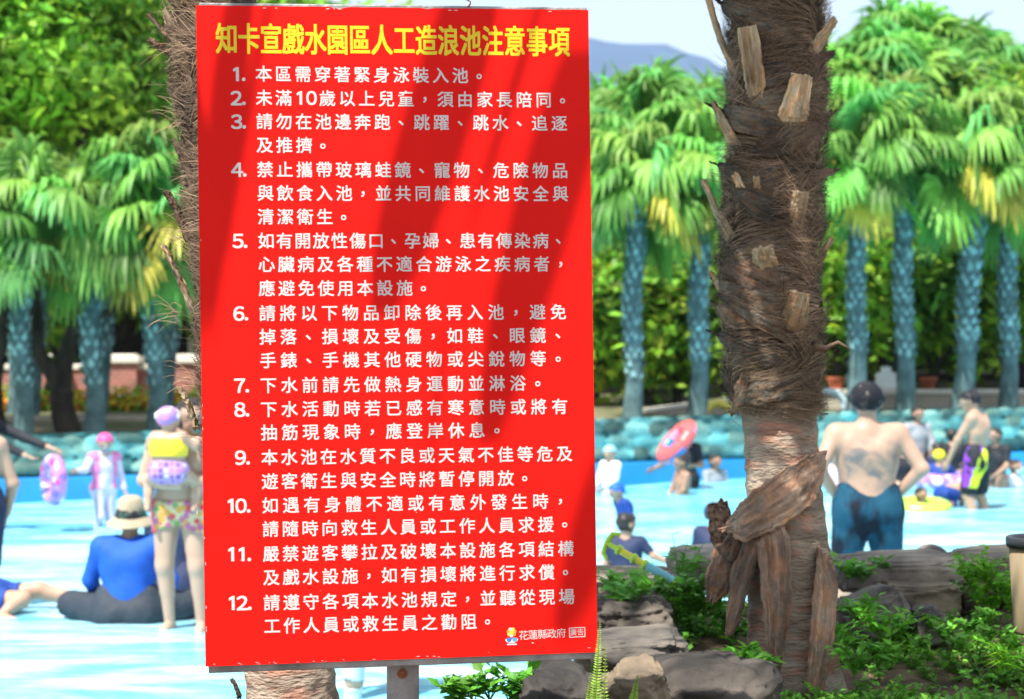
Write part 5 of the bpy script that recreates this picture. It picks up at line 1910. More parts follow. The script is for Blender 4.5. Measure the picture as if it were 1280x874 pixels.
    bones = np.array([p[4] for p in B.p])[lab]
    N = vnormals(P, Q)
    hx = np.stack([(P - hc) @ hs, (P - hc) @ gz, (P - hc) @ up], 1) / hh
    # eyes and lips: small patches of their own colour on the face
    fc = P[Q].mean(1)
    fh = np.stack([(fc - hc) @ hs, (fc - hc) @ gz, (fc - hc) @ up], 1) / hh
    midx = np.zeros(len(Q), int)
    on = fh[:, 1] > .03
    midx[on & (np.abs(np.abs(fh[:, 0]) - .022) < .009) & (np.abs(fh[:, 2] - .001) < .0065)] = 1
    midx[on & (np.abs(fh[:, 0]) < .016) & (np.abs(fh[:, 2] + .034) < .006)] = 2
    base = np.asarray(base, float)
    me = np_mesh(name, P, np.zeros((0, 3), int), Q, None, [skin, M['eye'], M['lip']], True, midx)
    o = link(name, me)
    o.location = base
    o['_base'] = [float(v) for v in base]
    tag(o, label, 'person', grp)

    def shell(nm, mask, off, m_, rag=0.0, bulge=None):
        keep = mask[Q].all(1)
        if keep.sum() < 6:
            return None
        q_ = Q[keep]
        use = np.unique(q_)
        re_ = np.full(len(P), -1)
        re_[use] = np.arange(len(use))
        d = np.full(len(use), off)
        if rag:
            d = d + rag * np.array([fbm((v * 22).tolist(), 3) for v in P[use]])
        if bulge is not None:
            d = d + bulge(P[use])
        outer = P[use] + N[use] * d[:, None]
        inner = P[use] - N[use] * 0.002
        q2 = re_[q_]
        ed = np.vstack([q2[:, [0, 1]], q2[:, [1, 2]], q2[:, [2, 3]], q2[:, [3, 0]]])
        key = np.sort(ed, 1)
        _, inv, cn = np.unique(key[:, 0] * len(use) + key[:, 1], return_inverse=True, return_counts=True)
        bd = ed[cn[inv] == 1]
        n = len(use)
        rim = np.stack([bd[:, 1], bd[:, 0], bd[:, 0] + n, bd[:, 1] + n], 1)
        m2 = np_mesh(nm, np.vstack([outer, inner]), np.zeros((0, 3), int), np.vstack([q2, rim]), None, m_, True)
        return link(nm, m2, o)

    for nm, sel, m_, off in clothes:
        mask = np.zeros(len(P), bool)
        for bn, rg in sel.items():
            if bn == 'fn':
                lx = np.stack([P[:, 0] * c + P[:, 1] * s_, P[:, 0] * s_ - P[:, 1] * c, P[:, 2]], 1) / H
                mask |= rg(lx, bones)
                continue
            mm = bones == bn
            if rg != 1:
                mm &= (T >= rg[0]) & (T <= rg[1])
            mask |= mm
        if 'torso' in sel and 'fn' not in sel:
            mask |= (bones == 'neck') & (T < .12)
        shell(nm, mask, off * H, m_)
    headm = np.isin(bones, ('skull', 'face', 'ear', 'neck'))
    if hair is not None:
        m_, ln = hair                                    # ln: how far down the back of the head it reaches
        mask = headm & ((hx[:, 2] > .052 - .0 * hx[:, 1]) | ((hx[:, 1] < .018) & (hx[:, 2] > -ln)) | ((hx[:, 2] > .03) & (hx[:, 1] < .05)))
        mask &= ~((bones == 'ear') & (hx[:, 2] < .012))
        shell('hair', mask, .007 * H, m_, .005 * H)
    if cap is not None:
        m_ = cap[0]
        mask = headm & (hx[:, 2] > .010 + hx[:, 1] * np.where(hx[:, 1] > 0, .30, .75)) & ~((bones == 'ear') & (hx[:, 2] < .0))
        shell('swim_cap', mask, .0085 * H, m_)
    if loose is not None:                                # loose shorts: a surface of their own round hips and thighs
        m_, length, r0, r1 = loose
        Sb = Body()
        Sb.cap(q['hipL'] + spine * .055 * H, q['hipR'] + spine * .055 * H, r0 * .95 * H, r0 * .95 * H, 's', .02 * H, .95, pf)
        Sb.cap(q['hipL'] - pf * .018 * H, q['hipR'] - pf * .018 * H, r0 * 1.0 * H, r0 * 1.0 * H, 's', .03 * H)
        for sd in 'LR':
            hp, kn, an = q['hip' + sd], q['kn' + sd], q['an' + sd]
            d = nrm(kn - hp)
            e = hp + (kn - hp) * min(1, length)
            if length > 1:
                e = kn + (an - kn) * (length - 1)
            Sb.cap(hp - pf * .008 * H, e, r0 * 1.0 * H, r1 * H, 's', .018 * H)
        P2, Q2 = Sb.grow(max(vox, .009))
        wr_ = np.array([fbm((v * np.array([14, 14, 7]) + 3.3).tolist(), 3) for v in P2])
        P2 = P2 + vnormals(P2, Q2) * (0.004 + 0.006 * wr_)[:, None]
        link('swim_shorts', np_mesh('swim_shorts', P2, np.zeros((0, 3), int), Q2, None, m_, True), o)
    o['_head'] = [float(v) for v in hc]
    o['_hr'] = float(hh)
    return o


M['eye'] = mat('eye', (0.03, 0.025, 0.02), 0.2, 0.5, 0)
M['lip'] = mat('lips', (0.42, 0.16, 0.14), 0.5, 0.4, 0.05)
SK1 = mat('skin_fair', (0.43, 0.265, 0.185), 0.5, 0.4, 0.07, scale=9, sss=0.06)
SK2 = mat('skin_tan', (0.34, 0.195, 0.13), 0.5, 0.4, 0.08, scale=9, sss=0.06)
SK3 = mat('skin_pale', (0.45, 0.295, 0.215), 0.5, 0.4, 0.06, scale=9, sss=0.06)
HAIR = mat('black_hair', (0.018, 0.015, 0.014), 0.45, 0.5, 0.4, scale=60)


def cloth(n, c, **k):
    return mat(n, c, k.pop('rough', .7), .3, k.pop('var', .12), scale=k.pop('scale', 9), bump=.15, bscale=40, **k)


NAVY = cloth('navy_cloth', (0.018, 0.028, 0.075))
BLACK = cloth('black_cloth', (0.016, 0.018, 0.024))
BLUE = cloth('blue_cloth', (0.010, 0.085, 0.46))
DEEP = cloth('deep_blue_cloth', (0.012, 0.05, 0.26))
WHITE = cloth('white_cloth', (0.76, 0.77, 0.80))
PINK = cloth('pink_rubber', (0.80, 0.09, 0.30), rough=.4)
PALEP = cloth('pale_lilac_cloth', (0.58, 0.52, 0.66))
CAPBL = cloth('black_cap', (0.007, 0.008, 0.013), rough=.8)
CAPLB = cloth('pale_blue_cap', (0.28, 0.58, 0.74), rough=.4)
CAPB = cloth('blue_cap', (0.012, 0.10, 0.62), rough=.4)
CAPY = cloth('yellow_cap', (0.74, 0.66, 0.03), rough=.4)
CAPW = cloth('white_cap', (0.76, 0.74, 0.76), rough=.4)
GREY = cloth('grey_cloth', (0.28, 0.30, 0.33))
FLORAL = spots('floral_cloth', (0.62, 0.46, 0.28), [(0.60, 0.06, 0.07), (0.62, 0.30, 0.05), (0.48, 0.12, 0.26), (0.20, 0.30, 0.10)], 24, .6, .62)
PLAID = spots('plaid_cloth', (0.40, 0.26, 0.52), [(0.20, 0.09, 0.38), (0.62, 0.56, 0.68), (0.46, 0.18, 0.42)], 26, .6, .42, 0.0)
CAPF = spots('flower_cap', (0.36, 0.22, 0.54), [(0.75, 0.62, 0.10), (0.75, 0.70, 0.78), (0.62, 0.20, 0.46)], 22, .5, .5)
YEL = cloth('yellow_cloth', (0.78, 0.56, 0.04))
BOARD = mat('patterned_shorts', (0.008, 0.062, 0.11), .8, .2, scale=5.5, col2=(0.006, 0.010, 0.020), ramp=(.44, .56), detail=3, stretch=(1, 1, .6))


def tattoo_skin():
    m, n, l, b = new_mat('tattooed_skin')
    t = n.new('ShaderNodeTexCoord')
    no = n.new('ShaderNodeTexNoise')
    no.inputs['Scale'].default_value = 11
    no.inputs['Detail'].default_value = 8
    no.inputs['Distortion'].default_value = 0.7
    l.new(t.outputs['Object'], no.inputs['Vector'])
    rp = n.new('ShaderNodeValToRGB')
    rp.color_ramp.elements[0].position = .40
    rp.color_ramp.elements[0].color = (0, 0, 0, 1)
    rp.color_ramp.elements[1].position = .68
    l.new(no.outputs['Fac'], rp.inputs[0])
    sp = n.new('ShaderNodeSeparateXYZ')
    l.new(t.outputs['Object'], sp.inputs[0])
    # inked area: the back between the arms, from shoulder blades to waist
    lo = n.new('ShaderNodeMapRange')
    lo.interpolation_type = 'SMOOTHSTEP'
    lo.inputs['From Min'].default_value, lo.inputs['From Max'].default_value = 1.02, 1.10
    l.new(sp.outputs['Z'], lo.inputs[0])
    hi = n.new('ShaderNodeMapRange')
    hi.interpolation_type = 'SMOOTHSTEP'
    hi.inputs['From Min'].default_value, hi.inputs['From Max'].default_value = 1.42, 1.33
    l.new(sp.outputs['Z'], hi.inputs[0])
    ab = n.new('ShaderNodeMath')
    ab.operation = 'ABSOLUTE'
    l.new(sp.outputs['X'], ab.inputs[0])
    wx = n.new('ShaderNodeMapRange')
    wx.interpolation_type = 'SMOOTHSTEP'
    wx.inputs['From Min'].default_value, wx.inputs['From Max'].default_value = .20, .15
    l.new(ab.outputs[0], wx.inputs[0])
    m1 = n.new('ShaderNodeMath')
    m1.operation = 'MULTIPLY'
    l.new(lo.outputs[0], m1.inputs[0])
    l.new(hi.outputs[0], m1.inputs[1])
    m2 = n.new('ShaderNodeMath')
    m2.operation = 'MULTIPLY'
    l.new(m1.outputs[0], m2.inputs[0])
    l.new(wx.outputs[0], m2.inputs[1])
    m3 = n.new('ShaderNodeMath')
    m3.operation = 'MULTIPLY'
    l.new(m2.outputs[0], m3.inputs[0])
    l.new(rp.outputs[0], m3.inputs[1])
    mx = n.new('ShaderNodeMix')
    mx.data_type = 'RGBA'
    mx.inputs['A'].default_value = (0.42, 0.27, 0.195, 1)
    mx.inputs['B'].default_value = (0.13, 0.135, 0.135, 1)
    l.new(m3.outputs[0], mx.inputs['Factor'])
    l.new(mx.outputs['Result'], b.inputs['Base Color'])
    b.inputs['Roughness'].default_value = .5
    return m


PI = math.pi
# the big man with his hands on his hips, back to the camera
b_ = px(1084, 0, 11.4)
person('bare-backed man with tattooed back and black cap, hands on his hips', (b_[0], 11.4, -.06), 1.75, PI + .05, tattoo_skin(),
       {'elL': (.192, -.045, .680), 'wrL': (.108, .015, .572), 'elR': (-.192, -.045, .680), 'wrR': (-.108, .015, .572), 'hdL': (-.75, .55, -.25), 'hdR': (.75, .55, -.25),
        'shL': (.118, 0, .808), 'shR': (-.118, 0, .808), 'hipL': (.054, 0, .52), 'hipR': (-.054, 0, .52), 'knL': (.088, .01, .285), 'knR': (-.088, .01, .285), 'anL': (.095, -.01, .045), 'anR': (-.095, -.01, .045)},
       girth=1.06, belly=1.1, cap=(CAPBL,), vox=.0085, gaze=(-.12, 1, -.05), loose=(BOARD, 1.0, .074, .047), palm={'L': (-.4, -.3, -.6), 'R': (.4, -.3, -.6)}, hair=(HAIR, .03))
# man in cap looking left, black trunks with bright stripe
b_ = px(1221, 0, 20.6)
man = person('man in dark cap and black trunks with a yellow stripe, standing side on', (b_[0], 20.6, -.30), 1.74, PI + 1.0, SK1,
             {'elL': (.12, .09, .66), 'wrL': (.10, .16, .52), 'elR': (-.135, .03, .64), 'wrR': (-.13, .10, .50), 'chest': (0, -.012, .715), 'neck': (0, .015, .825), 'head': (0, .045, .915),
              'knL': (.06, .045, .29), 'anL': (.06, -.02, .05), 'knR': (-.06, .0, .285), 'anR': (-.07, -.06, .05)}, cap=(CAPBL,), vox=.011, gaze=(.2, 1, -.2), loose=(BLACK, .8, .075, .058), hair=(HAIR, .02))
M['stripe'] = cloth('stripe_yellow', (0.62, 0.72, 0.03))
M['stripe2'] = cloth('stripe_purple', (0.20, 0.04, 0.45))
# (stripes on his trunks: thin bands following the near side of the hip)
for nm, m_, dx in (('side_stripe', M['stripe'], 0.0), ('side_stripe', M['stripe2'], -.055)):
    mb = MB()
    V = []
    c0 = np.array(man.location)
    for i in range(9):
        f = i / 8
        z = 1.02 - .42 * f
        for w_ in (-.030, .030):
            V.append(c0 + np.array([-.02 + dx - .10 * f + w_ + .03, -.118 - .004 * f + abs(dx) * .4, z]))
    mb.add(V, [[2 * i, 2 * i + 2, 2 * i + 3, 2 * i + 1] for i in range(8)])
    sh_ = [c for c in man.children if c.name.startswith('swim_shorts')][0]
    me_ = mb.mesh(nm, m_, True, off=tuple(c0))
    # lay the band on the shorts
    from mathutils.bvhtree import BVHTree
    bv = BVHTree.FromPolygons([v.co[:] for v in sh_.data.vertices], [p.vertices[:] for p in sh_.data.polygons])
    for v in me_.vertices:
        hit = bv.find_nearest(v.co)
        v.co = hit[0] + hit[1] * .012 + Vector((0, -.004, 0))
    link(nm, me_, sh_)

# --- right-hand half of the pool
def swimmer(x, y, H, yaw, depth, label, skin, **k):
    """x, y: picture point where the body meets the water; depth: how far the feet are below the water"""
    p = at_water(x, y)
    return person(label, (p[0], p[1], -depth), H, yaw, skin, **k)


ARMS_IN = {'elL': (.135, .05, .66), 'wrL': (.07, .13, .58), 'elR': (-.135, .05, .66), 'wrR': (-.07, .13, .58)}
ARMS_OUT = {'elL': (.20, .06, .70), 'wrL': (.30, .12, .66), 'elR': (-.20, .06, .70), 'wrR': (-.30, .12, .66)}
swimmer(763, 618, 1.25, -.9, .62, 'child in a pale blue cap and white shirt beside the sign edge', SK1, J=ARMS_IN, head=1.18, clothes=[('swim_shirt', LONG, WHITE, .006), ('swim_shorts', TRUNKS, WHITE, .006)], cap=(CAPLB,), vox=.012, gaze=(.5, 1, -.1))
swimmer(781, 646, 1.15, -1.2, .74, 'child in a bright blue cap and blue swim shirt, leaning forward in the water', SK1, J={'neck': (0, .05, .80), 'head': (0, .085, .895), 'shL': (.1, .035, .79), 'shR': (-.1, .035, .79), 'elL': (.12, .0, .66), 'elR': (-.12, .0, .66), 'wrL': (.1, .02, .56), 'wrR': (-.1, .02, .56)},
        head=1.2, clothes=[('swim_shirt', LONG, DEEP, .006)], cap=(CAPB,), vox=.012, gaze=(0, 1, -.2))
swimmer(853, 617, 1.30, -1.25, .80, 'bare-chested boy with dark hair, waist deep in the water', SK2, J=dict(ARMS_IN), head=1.15, clothes=[('swim_trunks', TRUNKS, NAVY, .006)], hair=(HAIR, .03), vox=.012)
pr_ = swimmer(858, 606, 1.62, -.7, .78, 'person in dark clothes and cap carrying a red and blue swim ring', SK2,
        J={'elL': (.17, .02, .66), 'wrL': (.17, .16, .66), 'elR': (-.18, .0, .68), 'wrR': (-.25, .12, .62)}, clothes=[('swim_shirt', SHORT, BLACK, .007), ('swim_trunks', TRUNKS, BLACK, .007)], hair=(HAIR, .03), cap=(cloth('dusty_cap', (.10, .09, .10)),), vox=.012, gaze=(0, 1, -.15))
swimmer(893, 601, 1.35, .5, .98, 'dark-haired child up to the shoulders in water near the blue wall foot', SK2, J=ARMS_IN, head=1.15, hair=(HAIR, .05), clothes=[('swim_shirt', SHORT, GREY, .006)], vox=.013)
# two children sitting in the shallows just beyond the bank
SIT = {'pelvis': (0, 0, .06), 'belly': (0, .0, .15), 'chest': (0, .015, .25), 'neck': (0, .03, .36), 'head': (0, .045, .46), 'shL': (.108, .02, .34), 'shR': (-.108, .02, .34),
       'hipL': (.06, 0, .055), 'hipR': (-.06, 0, .055), 'knL': (.15, .21, .12), 'knR': (-.15, .21, .12), 'anL': (.02, .30, .03), 'anR': (-.06, .28, .04),
       'elL': (.15, .03, .18), 'elR': (-.15, .03, .18), 'wrL': (.13, .15, .11), 'wrR': (-.13, .15, .11)}
p = at_water(782, 716)
person('dark-haired boy in navy shirt sitting behind the lime water shooter, one arm stretched out', (p[0], p[1], -.14), 1.18, PI - .25, SK1,
       J=dict(SIT, elR=(-.20, .01, .245), wrR=(-.32, .05, .19), head=(0, .03, .465)), head=1.12, clothes=[('swim_shirt', SHORT, NAVY, .008)], hair=(HAIR, .045), vox=.010, gaze=(-.7, .8, -.1),
       loose=(BLACK, .9, .07, .058))
p = at_water(892, 722)
person('child in a navy cap and dark shirt sitting half hidden beside the shaggy trunk', (p[0], p[1], -.06), 1.25, PI - .5, SK1, J=dict(SIT), head=1.15, clothes=[('swim_shirt', SHORT, NAVY, .008)],
       cap=(cloth('navy_cap', (.02, .035, .09)),), hair=(HAIR, .02), vox=.010, gaze=(-.6, .8, -.1), loose=(BLACK, .9, .07, .058))
# around the purple and green rings
p = at_water(1174, 606)
person('child in a yellow cap floating in the purple swim ring', (p[0], p[1], -.72), 1.2, PI - .3, SK1, J=ARMS_OUT, head=1.2, clothes=[('swim_shirt', LONG, DEEP, .006)], cap=(CAPY,), vox=.013)
p = at_water(1152, 640)
person('dark-haired child leaning back in the lime green swim ring', (p[0], p[1] + .05, -.78), 1.05, .4, SK2, J={'elL': (.2, .0, .77), 'wrL': (.3, .05, .80), 'elR': (-.2, .0, .77), 'wrR': (-.3, .05, .80)}, head=1.2, hair=(HAIR, .05), vox=.013)
p = at_water(1192, 638)
person('child bending over in blue swim shorts beside the man with striped trunks', (p[0], p[1] + .2, -.42), 1.15, 1.9, SK1,
       J={'pelvis': (0, -.05, .52), 'belly': (0, .02, .56), 'chest': (0, .11, .57), 'neck': (0, .21, .56), 'head': (0, .30, .56), 'shL': (.1, .19, .55), 'shR': (-.1, .19, .55),
          'elL': (.11, .22, .40), 'elR': (-.11, .22, .40), 'wrL': (.1, .26, .28), 'wrR': (-.1, .26, .28), 'hipL': (.05, -.05, .50), 'hipR': (-.05, -.05, .50)}, head=1.15, hair=(HAIR, .05),
       loose=(DEEP, .7, .085, .065), vox=.012)
for (x, y, H_, dep, yw, lab, kw) in (
        (1044, 612, 1.25, .72, .2, 'child in a white cap and pale shirt left of the bare-backed man', dict(cap=(CAPW,), clothes=[('swim_shirt', LONG, cloth('rose_cloth', (.70, .58, .62)), .006)], head=1.18)),
        (1129, 604, 1.45, .82, PI, 'dark-shirted person standing behind the elbow of the bare-backed man', dict(hair=(HAIR, .05), clothes=[('swim_shirt', LONG, BLACK, .006)])),
        (1146, 596, 1.60, .55, .3, 'person in a grey top with dark hair standing close to the stone wall', dict(hair=(HAIR, .06), clothes=[('swim_shirt', LONG, GREY, .006), ('swim_tights', TIGHTS, BLACK, .006)])),
        (1190, 597, 1.45, .72, PI, 'dark-haired bather in black by the wall behind the yellow cap', dict(hair=(HAIR, .06), clothes=[('swim_shirt', LONG, BLACK, .006)])),
        (1172, 598, 1.30, .78, PI + .5, 'dark-haired bather left of the one in black by the wall', dict(hair=(HAIR, .05), clothes=[('swim_shirt', SHORT, NAVY, .006)], head=1.1)),
        (1245, 606, 1.55, .75, -.8, 'bather in a dark shirt just right of the man with striped trunks', dict(hair=(HAIR, .05), clothes=[('swim_shirt', SHORT, BLACK, .006)])),
        (1268, 604, 1.35, 1.02, .7, 'dark-haired bather with a white face covering at the right edge', dict(hair=(HAIR, .05), clothes=[('swim_shirt', LONG, WHITE, .006), ('face_mask', {'face': 1}, WHITE, .004)], head=1.1))):
    swimmer(x, y, H_, yw, dep, lab, SK1 if H_ < 1.5 else SK2, J=dict(ARMS_IN), vox=.013, **kw)

# --- left-hand half of the pool
p = at_water(130, 661)
person('girl in a pink cap and white and pink swim suit reaching for the purple ring', (p[0], p[1], -.22), 1.22, .55, SK3,
       J={'elR': (-.19, .07, .70), 'wrR': (-.30, .16, .70), 'elL': (.15, .0, .64), 'wrL': (.17, .06, .50), 'neck': (0, .01, .825), 'head': (0, .03, .925), 'knR': (-.055, .06, .29), 'anR': (-.06, -.06, .06)}, head=1.15,
       clothes=[('swim_suit', {'torso': 1, 'belly': 1, 'pelvis': 1, 'uparm': 1, 'fore': (0, .9), 'thigh': 1, 'knee': 1, 'calf': (0, .7)}, PALEP, .006), ('side_panel', {'fn': lambda f, b: (np.abs(f[:, 0]) > .055) & np.isin(b, ('torso', 'belly', 'pelvis')), 'uparm': (0, .25)}, cloth('hot_pink_cloth', (.70, .20, .42)), .009), ('face_mask', {'face': 1}, GREY, .004)], cap=(PINK,), vox=.010,
       gaze=(-.25, 1, -.25))
b_ = px(225, 0, 11.9)
wom = person('woman in a floral two piece swim suit holding a toddler against her chest', (b_[0], 11.9, -.01), 1.58, -.12, SK3,
             {'elR': (-.150, .03, .650), 'wrR': (-.02, .125, .635), 'elL': (.150, .03, .650), 'wrL': (.03, .13, .66), 'hdR': (1, .1, .05), 'hdL': (-1, .15, .0), 'hipL': (.058, 0, .52), 'hipR': (-.058, 0, .52),
              'knL': (.085, .03, .285), 'anL': (.10, .02, .05), 'knR': (-.062, .02, .285), 'anR': (-.045, -.0, .045), 'head': (.045, .0, .925)},
             girth=1.10, clothes=[('swim_bottom', {'fn': lambda f, b: (f[:, 2] < .572) & (f[:, 2] > .462 - .35 * np.abs(f[:, 0])) & np.isin(b, ('pelvis', 'belly', 'thigh'))}, FLORAL, .006), ('swim_top', {'torso': (.15, .9)}, FLORAL, .005)], hair=(HAIR, .06), vox=.0085, gaze=(.7, 1, -.1), palm={'R': (0, -1, .3), 'L': (0, -1, .2)})
tod = person('toddler in a flowered cap and purple checked swim suit carried by the woman', (b_[0] - .035, 11.9 - .215, .64), .84, PI - .10, SK3,
             {'elR': (-.19, .05, .73), 'wrR': (-.20, .17, .78), 'elL': (.17, .06, .73), 'wrL': (.13, .19, .78), 'hipL': (.07, .01, .53), 'hipR': (-.07, .01, .53),
              'knL': (.20, .14, .44), 'knR': (-.20, .14, .44), 'anL': (.19, .06, .25), 'anR': (-.19, .06, .25), 'head': (0, .01, .94)},
             girth=1.38, head=1.50, clothes=[('swim_suit', {'belly': 1, 'pelvis': 1}, PLAID, .010), ('suit_top', {'fn': lambda f, b: (f[:, 2] > .655) & (f[:, 2] < .80) & np.isin(b, ('torso', 'belly'))}, YEL, .012)], cap=(CAPF,), vox=.0075, gaze=(-.3, 1, 0), grp='bathers in the wave pool')
# white flower on the toddler's cap
mb = MB()
hc = np.array(tod.location) + np.array(tod['_head'])
for i in range(7):
    a = 2 * PI * i / 7
    mb.ball(hc + np.array([-.060 + .018 * math.cos(a), -.022, .030 + .020 * math.sin(a)]), (.015, .013, .015), 10, 7)
me_ = mb.mesh('cap_flower', WHITE, True, off=tuple(np.array(tod.location)))
link('cap_flower', me_, tod)

p = at_water(160, 779)
HATM = dict(SIT, pelvis=(0, 0, .055), belly=(0, .0, .14), chest=(0, .02, .24), neck=(0, .045, .345), head=(0, .075, .435), shL=(.115, .03, .325), shR=(-.115, .03, .325),
            elL=(.165, .06, .185), elR=(-.165, .06, .185), wrL=(.155, .17, .10), wrR=(-.155, .17, .10), knL=(.26, .13, .075), knR=(-.26, .13, .075), anL=(.06, .23, .03), anR=(-.06, .21, .03))
hat_man = person('man in bucket hat and blue long sleeved shirt sitting cross-legged in the shallows', (p[0], p[1], -.02), 1.68, PI + .05, SK2, HATM, girth=1.02,
                 clothes=[('swim_shirt', {'torso': 1, 'belly': 1, 'uparm': 1, 'fore': (0, .9)}, BLUE, .008)], hair=(HAIR, .03), vox=.0085, gaze=(0, 1, -.25),
                 loose=(cloth('slate_shorts', (.030, .040, .055)), 1.0, .080, .055))
# his hat
KHAKI = cloth('khaki_cloth', (.36, .30, .21))
KGREEN = cloth('dark_green_band', (.035, .075, .06))
hc = np.array(hat_man.location) + np.array(hat_man['_head'])
hr = 1.68
for nm, m_, pf_ in (('hat_crown', KHAKI, [(0, .128), (.045, .126), (.066, .112), (.076, .07), (.080, .05)]), ('hat_band', KGREEN, [(.080, .052), (.083, .05), (.087, .018), (.086, .012)]),
                    ('hat_brim', KHAKI, [(.084, .016), (.105, .000), (.138, -.022), (.142, -.028), (.139, -.029), (.104, -.006), (.084, .008)])):
    mb = MB()
    mb.lathe([(a * 1.22, b * 1.22 + .008) for a, b in pf_], hc, 40, rot=rotx(.15), sx=1.0, sy=1.08)
    link(nm, mb.mesh(nm, m_, True, off=tuple(np.array(hat_man.location))), hat_man)
# person lying in the shallows, legs stretched to the right
p = at_water(8, 764)
person('bather lying in the shallows at the left edge, bare legs stretched to the right', (p[0], p[1], -.02), 1.65, 0, SK1,
       J={'pelvis': (-.10, 0, .06), 'belly': (-.19, 0, .07), 'chest': (-.28, 0, .12), 'neck': (-.37, 0, .19), 'head': (-.45, .01, .24), 'shL': (-.35, .10, .17), 'shR': (-.35, -.10, .17),
          'elL': (-.38, .13, .03), 'elR': (-.38, -.13, .03), 'wrL': (-.30, .16, .01), 'wrR': (-.30, -.16, .01), 'hipL': (-.06, .05, .06), 'hipR': (-.06, -.05, .06),
          'knL': (.10, .10, .08), 'anL': (.03, .20, .02), 'knR': (.13, -.05, .10), 'anR': (.36, -.05, .05), 'ftR': (.9, .1, .35), 'ftL': (.9, .3, .2)},
       clothes=[('swim_trunks', {'pelvis': 1, 'thigh': (0, .62), 'belly': 1}, DEEP, .008), ('swim_shirt', SHORT, NAVY, .006)], hair=(HAIR, .05), vox=.010, gaze=(1, 0, .3))
# dark figure sitting behind the woman
p = at_water(216, 742)
person('dark-haired person in navy clothes sitting in the water behind the woman', (p[0], p[1], -.02), 1.66, PI - .3, SK2, J=HATM, clothes=[('swim_shirt', {'torso': 1, 'belly': 1, 'uparm': 1, 'fore': (0, .9)}, NAVY, .008)], hair=(HAIR, .07), vox=.010,
       loose=(NAVY, 1.0, .080, .055))
# two adults cut by the left edge
b_ = px(-34, 0, 13.0)
person('bather at the left edge showing only a bare arm and dark swim shorts', (b_[0], 13.0, -.18), 1.70, PI + .4, SK3, girth=1.05, J={'elL': (.15, .0, .64), 'elR': (-.168, -.015, .635), 'wrR': (-.150, .06, .50)}, loose=(NAVY, .95, .083, .066), hair=(HAIR, .05), vox=.010)
b_ = px(-22, 0, 18.3)
person('person in black long sleeved shirt holding out the purple swim ring', (b_[0], 18.3, -.25), 1.70, 1.25, SK1,
       {'shL': (.108, .015, .80), 'shR': (-.108, .02, .80), 'elL': (.15, .20, .72), 'wrL': (.14, .375, .668), 'elR': (-.115, .20, .70), 'wrR': (-.09, .36, .63), 'hdL': (0, 1, -.25), 'hdR': (.1, 1, -.35)},
       clothes=[('swim_shirt', LONG, BLACK, .007), ('swim_tights', TIGHTS, BLACK, .007)], hair=(HAIR, .05), vox=.010, palm={'L': (0, 0, -1), 'R': (0, -.3, 1)})
# bather behind the sign, legs showing under it
b_ = px(470, 0, 9.45)
person('bather standing behind the sign, only the pale legs showing below it', (b_[0], 9.45, -.16), 1.62, PI, SK3, J={'knR': (-.072, .0, .285), 'anR': (-.078, 0, .045), 'knL': (.072, 0, .285), 'anL': (.078, 0, .045)},
       clothes=[('swim_shirt', LONG, WHITE, .006), ('swim_tights', {'pelvis': 1, 'thigh': 1, 'knee': 1, 'calf': (0, .95)}, cloth('pale_tights', (.52, .60, .64)), .006)], hair=(HAIR, .05), vox=.011)


# ------------------------------------------------------------------ swim rings
RINGP = spots('purple_ring_print', (0.44, 0.24, 0.58), [(0.62, 0.05, 0.30), (0.66, 0.58, 0.68), (0.25, 0.14, 0.50), (0.62, 0.22, 0.48)], 12, .25, .6)
RINGL = mat('lime_vinyl', (0.46, 0.76, 0.08), .25, .5, .06)
RINGV = spots('violet_ring_print', (0.28, 0.17, 0.60), [(0.62, 0.56, 0.72), (0.50, 0.26, 0.62)], 7, .25, .5)
RINGY = mat('yellow_vinyl', (0.72, 0.62, 0.10), .3, .5, .06)
RINGB = mat('pale_blue_vinyl', (0.45, 0.62, 0.68), .3, .5, .06)


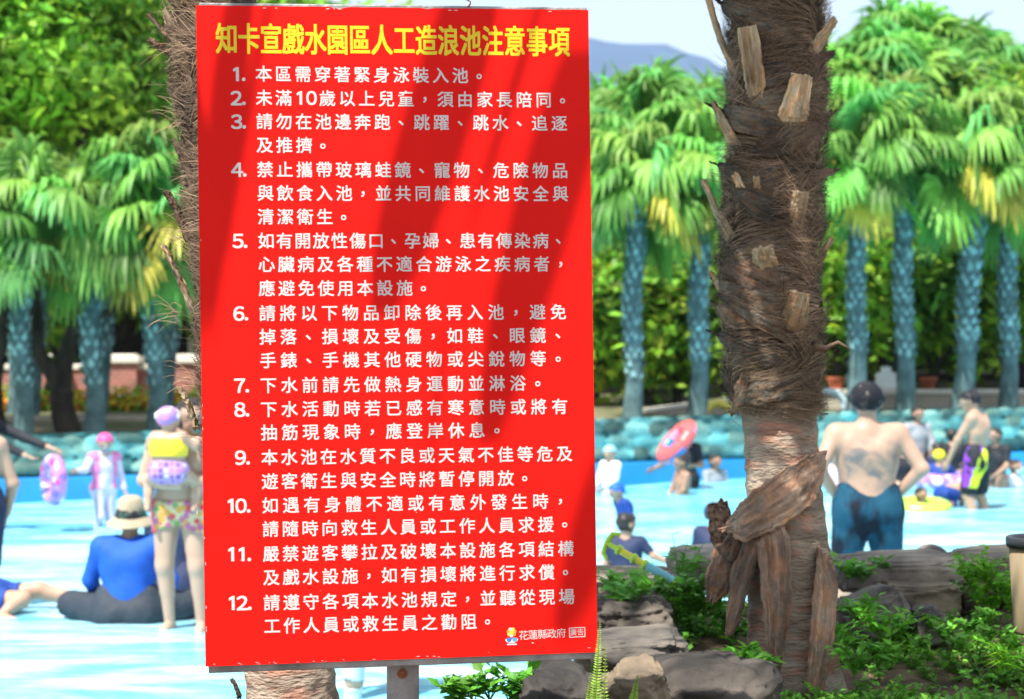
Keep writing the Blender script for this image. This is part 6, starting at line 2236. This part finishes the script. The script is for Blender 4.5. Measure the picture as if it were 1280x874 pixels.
def ring(c, Rr, r, rot, m_, label, col=None, valve=True, flat=1.0):
    t = thing('swim_ring', c, label, 'swim ring', 'inflatable swim rings')
    mb = MB()
    mb.torus((0, 0, 0), Rr, r, n=56, k=18, col=col)
    V, f3, f4, C = mb.arrays()
    sm = 1 - 0.03 * np.abs(np.sin(np.arctan2(V[:, 1], V[:, 0]) * 7))
    V = (V * np.array([1, 1, flat])) * sm[:, None]
    me_ = np_mesh('tube', V @ np.asarray(rot).T, f3, f4, C, m_)
    link('tube', me_, t)
    mb = MB()
    mb.tube(np.array([[Rr * .85, 0, r * .75 * flat], [Rr * .83, 0, r * .98 * flat]]) @ np.asarray(rot).T, [.012, .010], 8)
    link('valve', mb.mesh('valve', M['white']), t)
    return t


c_ = px(67, 600, 18.05)
ring(c_, .195, .078, rotz(-1.0) @ rotx(R(90)), RINGP, 'purple and pink see-through swim ring held out to the girl in the pink cap')
c_ = at_water(1152, 640)
ring(c_ + [0, 0, .06], .245, .105, rotx(.10), RINGL, 'lime green swim ring floating with a dark-haired child in it', flat=.85)
c_ = at_water(1176, 606)
ring(c_ + [0, 0, .07], .27, .115, rotx(.06), RINGV, 'violet and white swim ring around the child in the yellow cap')
M['ring_red'] = mat('red_ring_print', (1, 1, 1), .3, .5, .05, attr=True)
colr = []
for i in range(56):
    for k in range(18):
        colr.append((.80, .12, .12) if k % 18 < 6 or (i // 7) % 3 == 0 else ((.80, .30, .42) if (i // 7) % 3 == 1 else (.05, .22, .62)))
c_ = px(846, 553, 24.45)
zz_ = nrm([-.70, -.16, .60])
xx_ = nrm(np.cross([0, 1, 0], zz_))
ring(c_, .28, .10, np.stack([xx_, np.cross(zz_, xx_), zz_], 1), M['ring_red'], 'red, pink and blue swim ring carried by the person in dark clothes', np.array(colr, float))
c_ = px(898, 521, 27.3)
ring(c_, .22, .07, rotx(R(75)), RINGY, 'yellow swim ring leaning on the terrace above the stone wall')
c_ = px(1036, 509, 28.2)
ring(c_, .26, .06, rotx(R(78)), RINGB, 'pale blue swim ring standing on the terrace beside the shaggy trunk')
for o in SC.objects:
    for k_ in ('_head', '_hr', '_base'):
        if k_ in o:
            del o[k_]
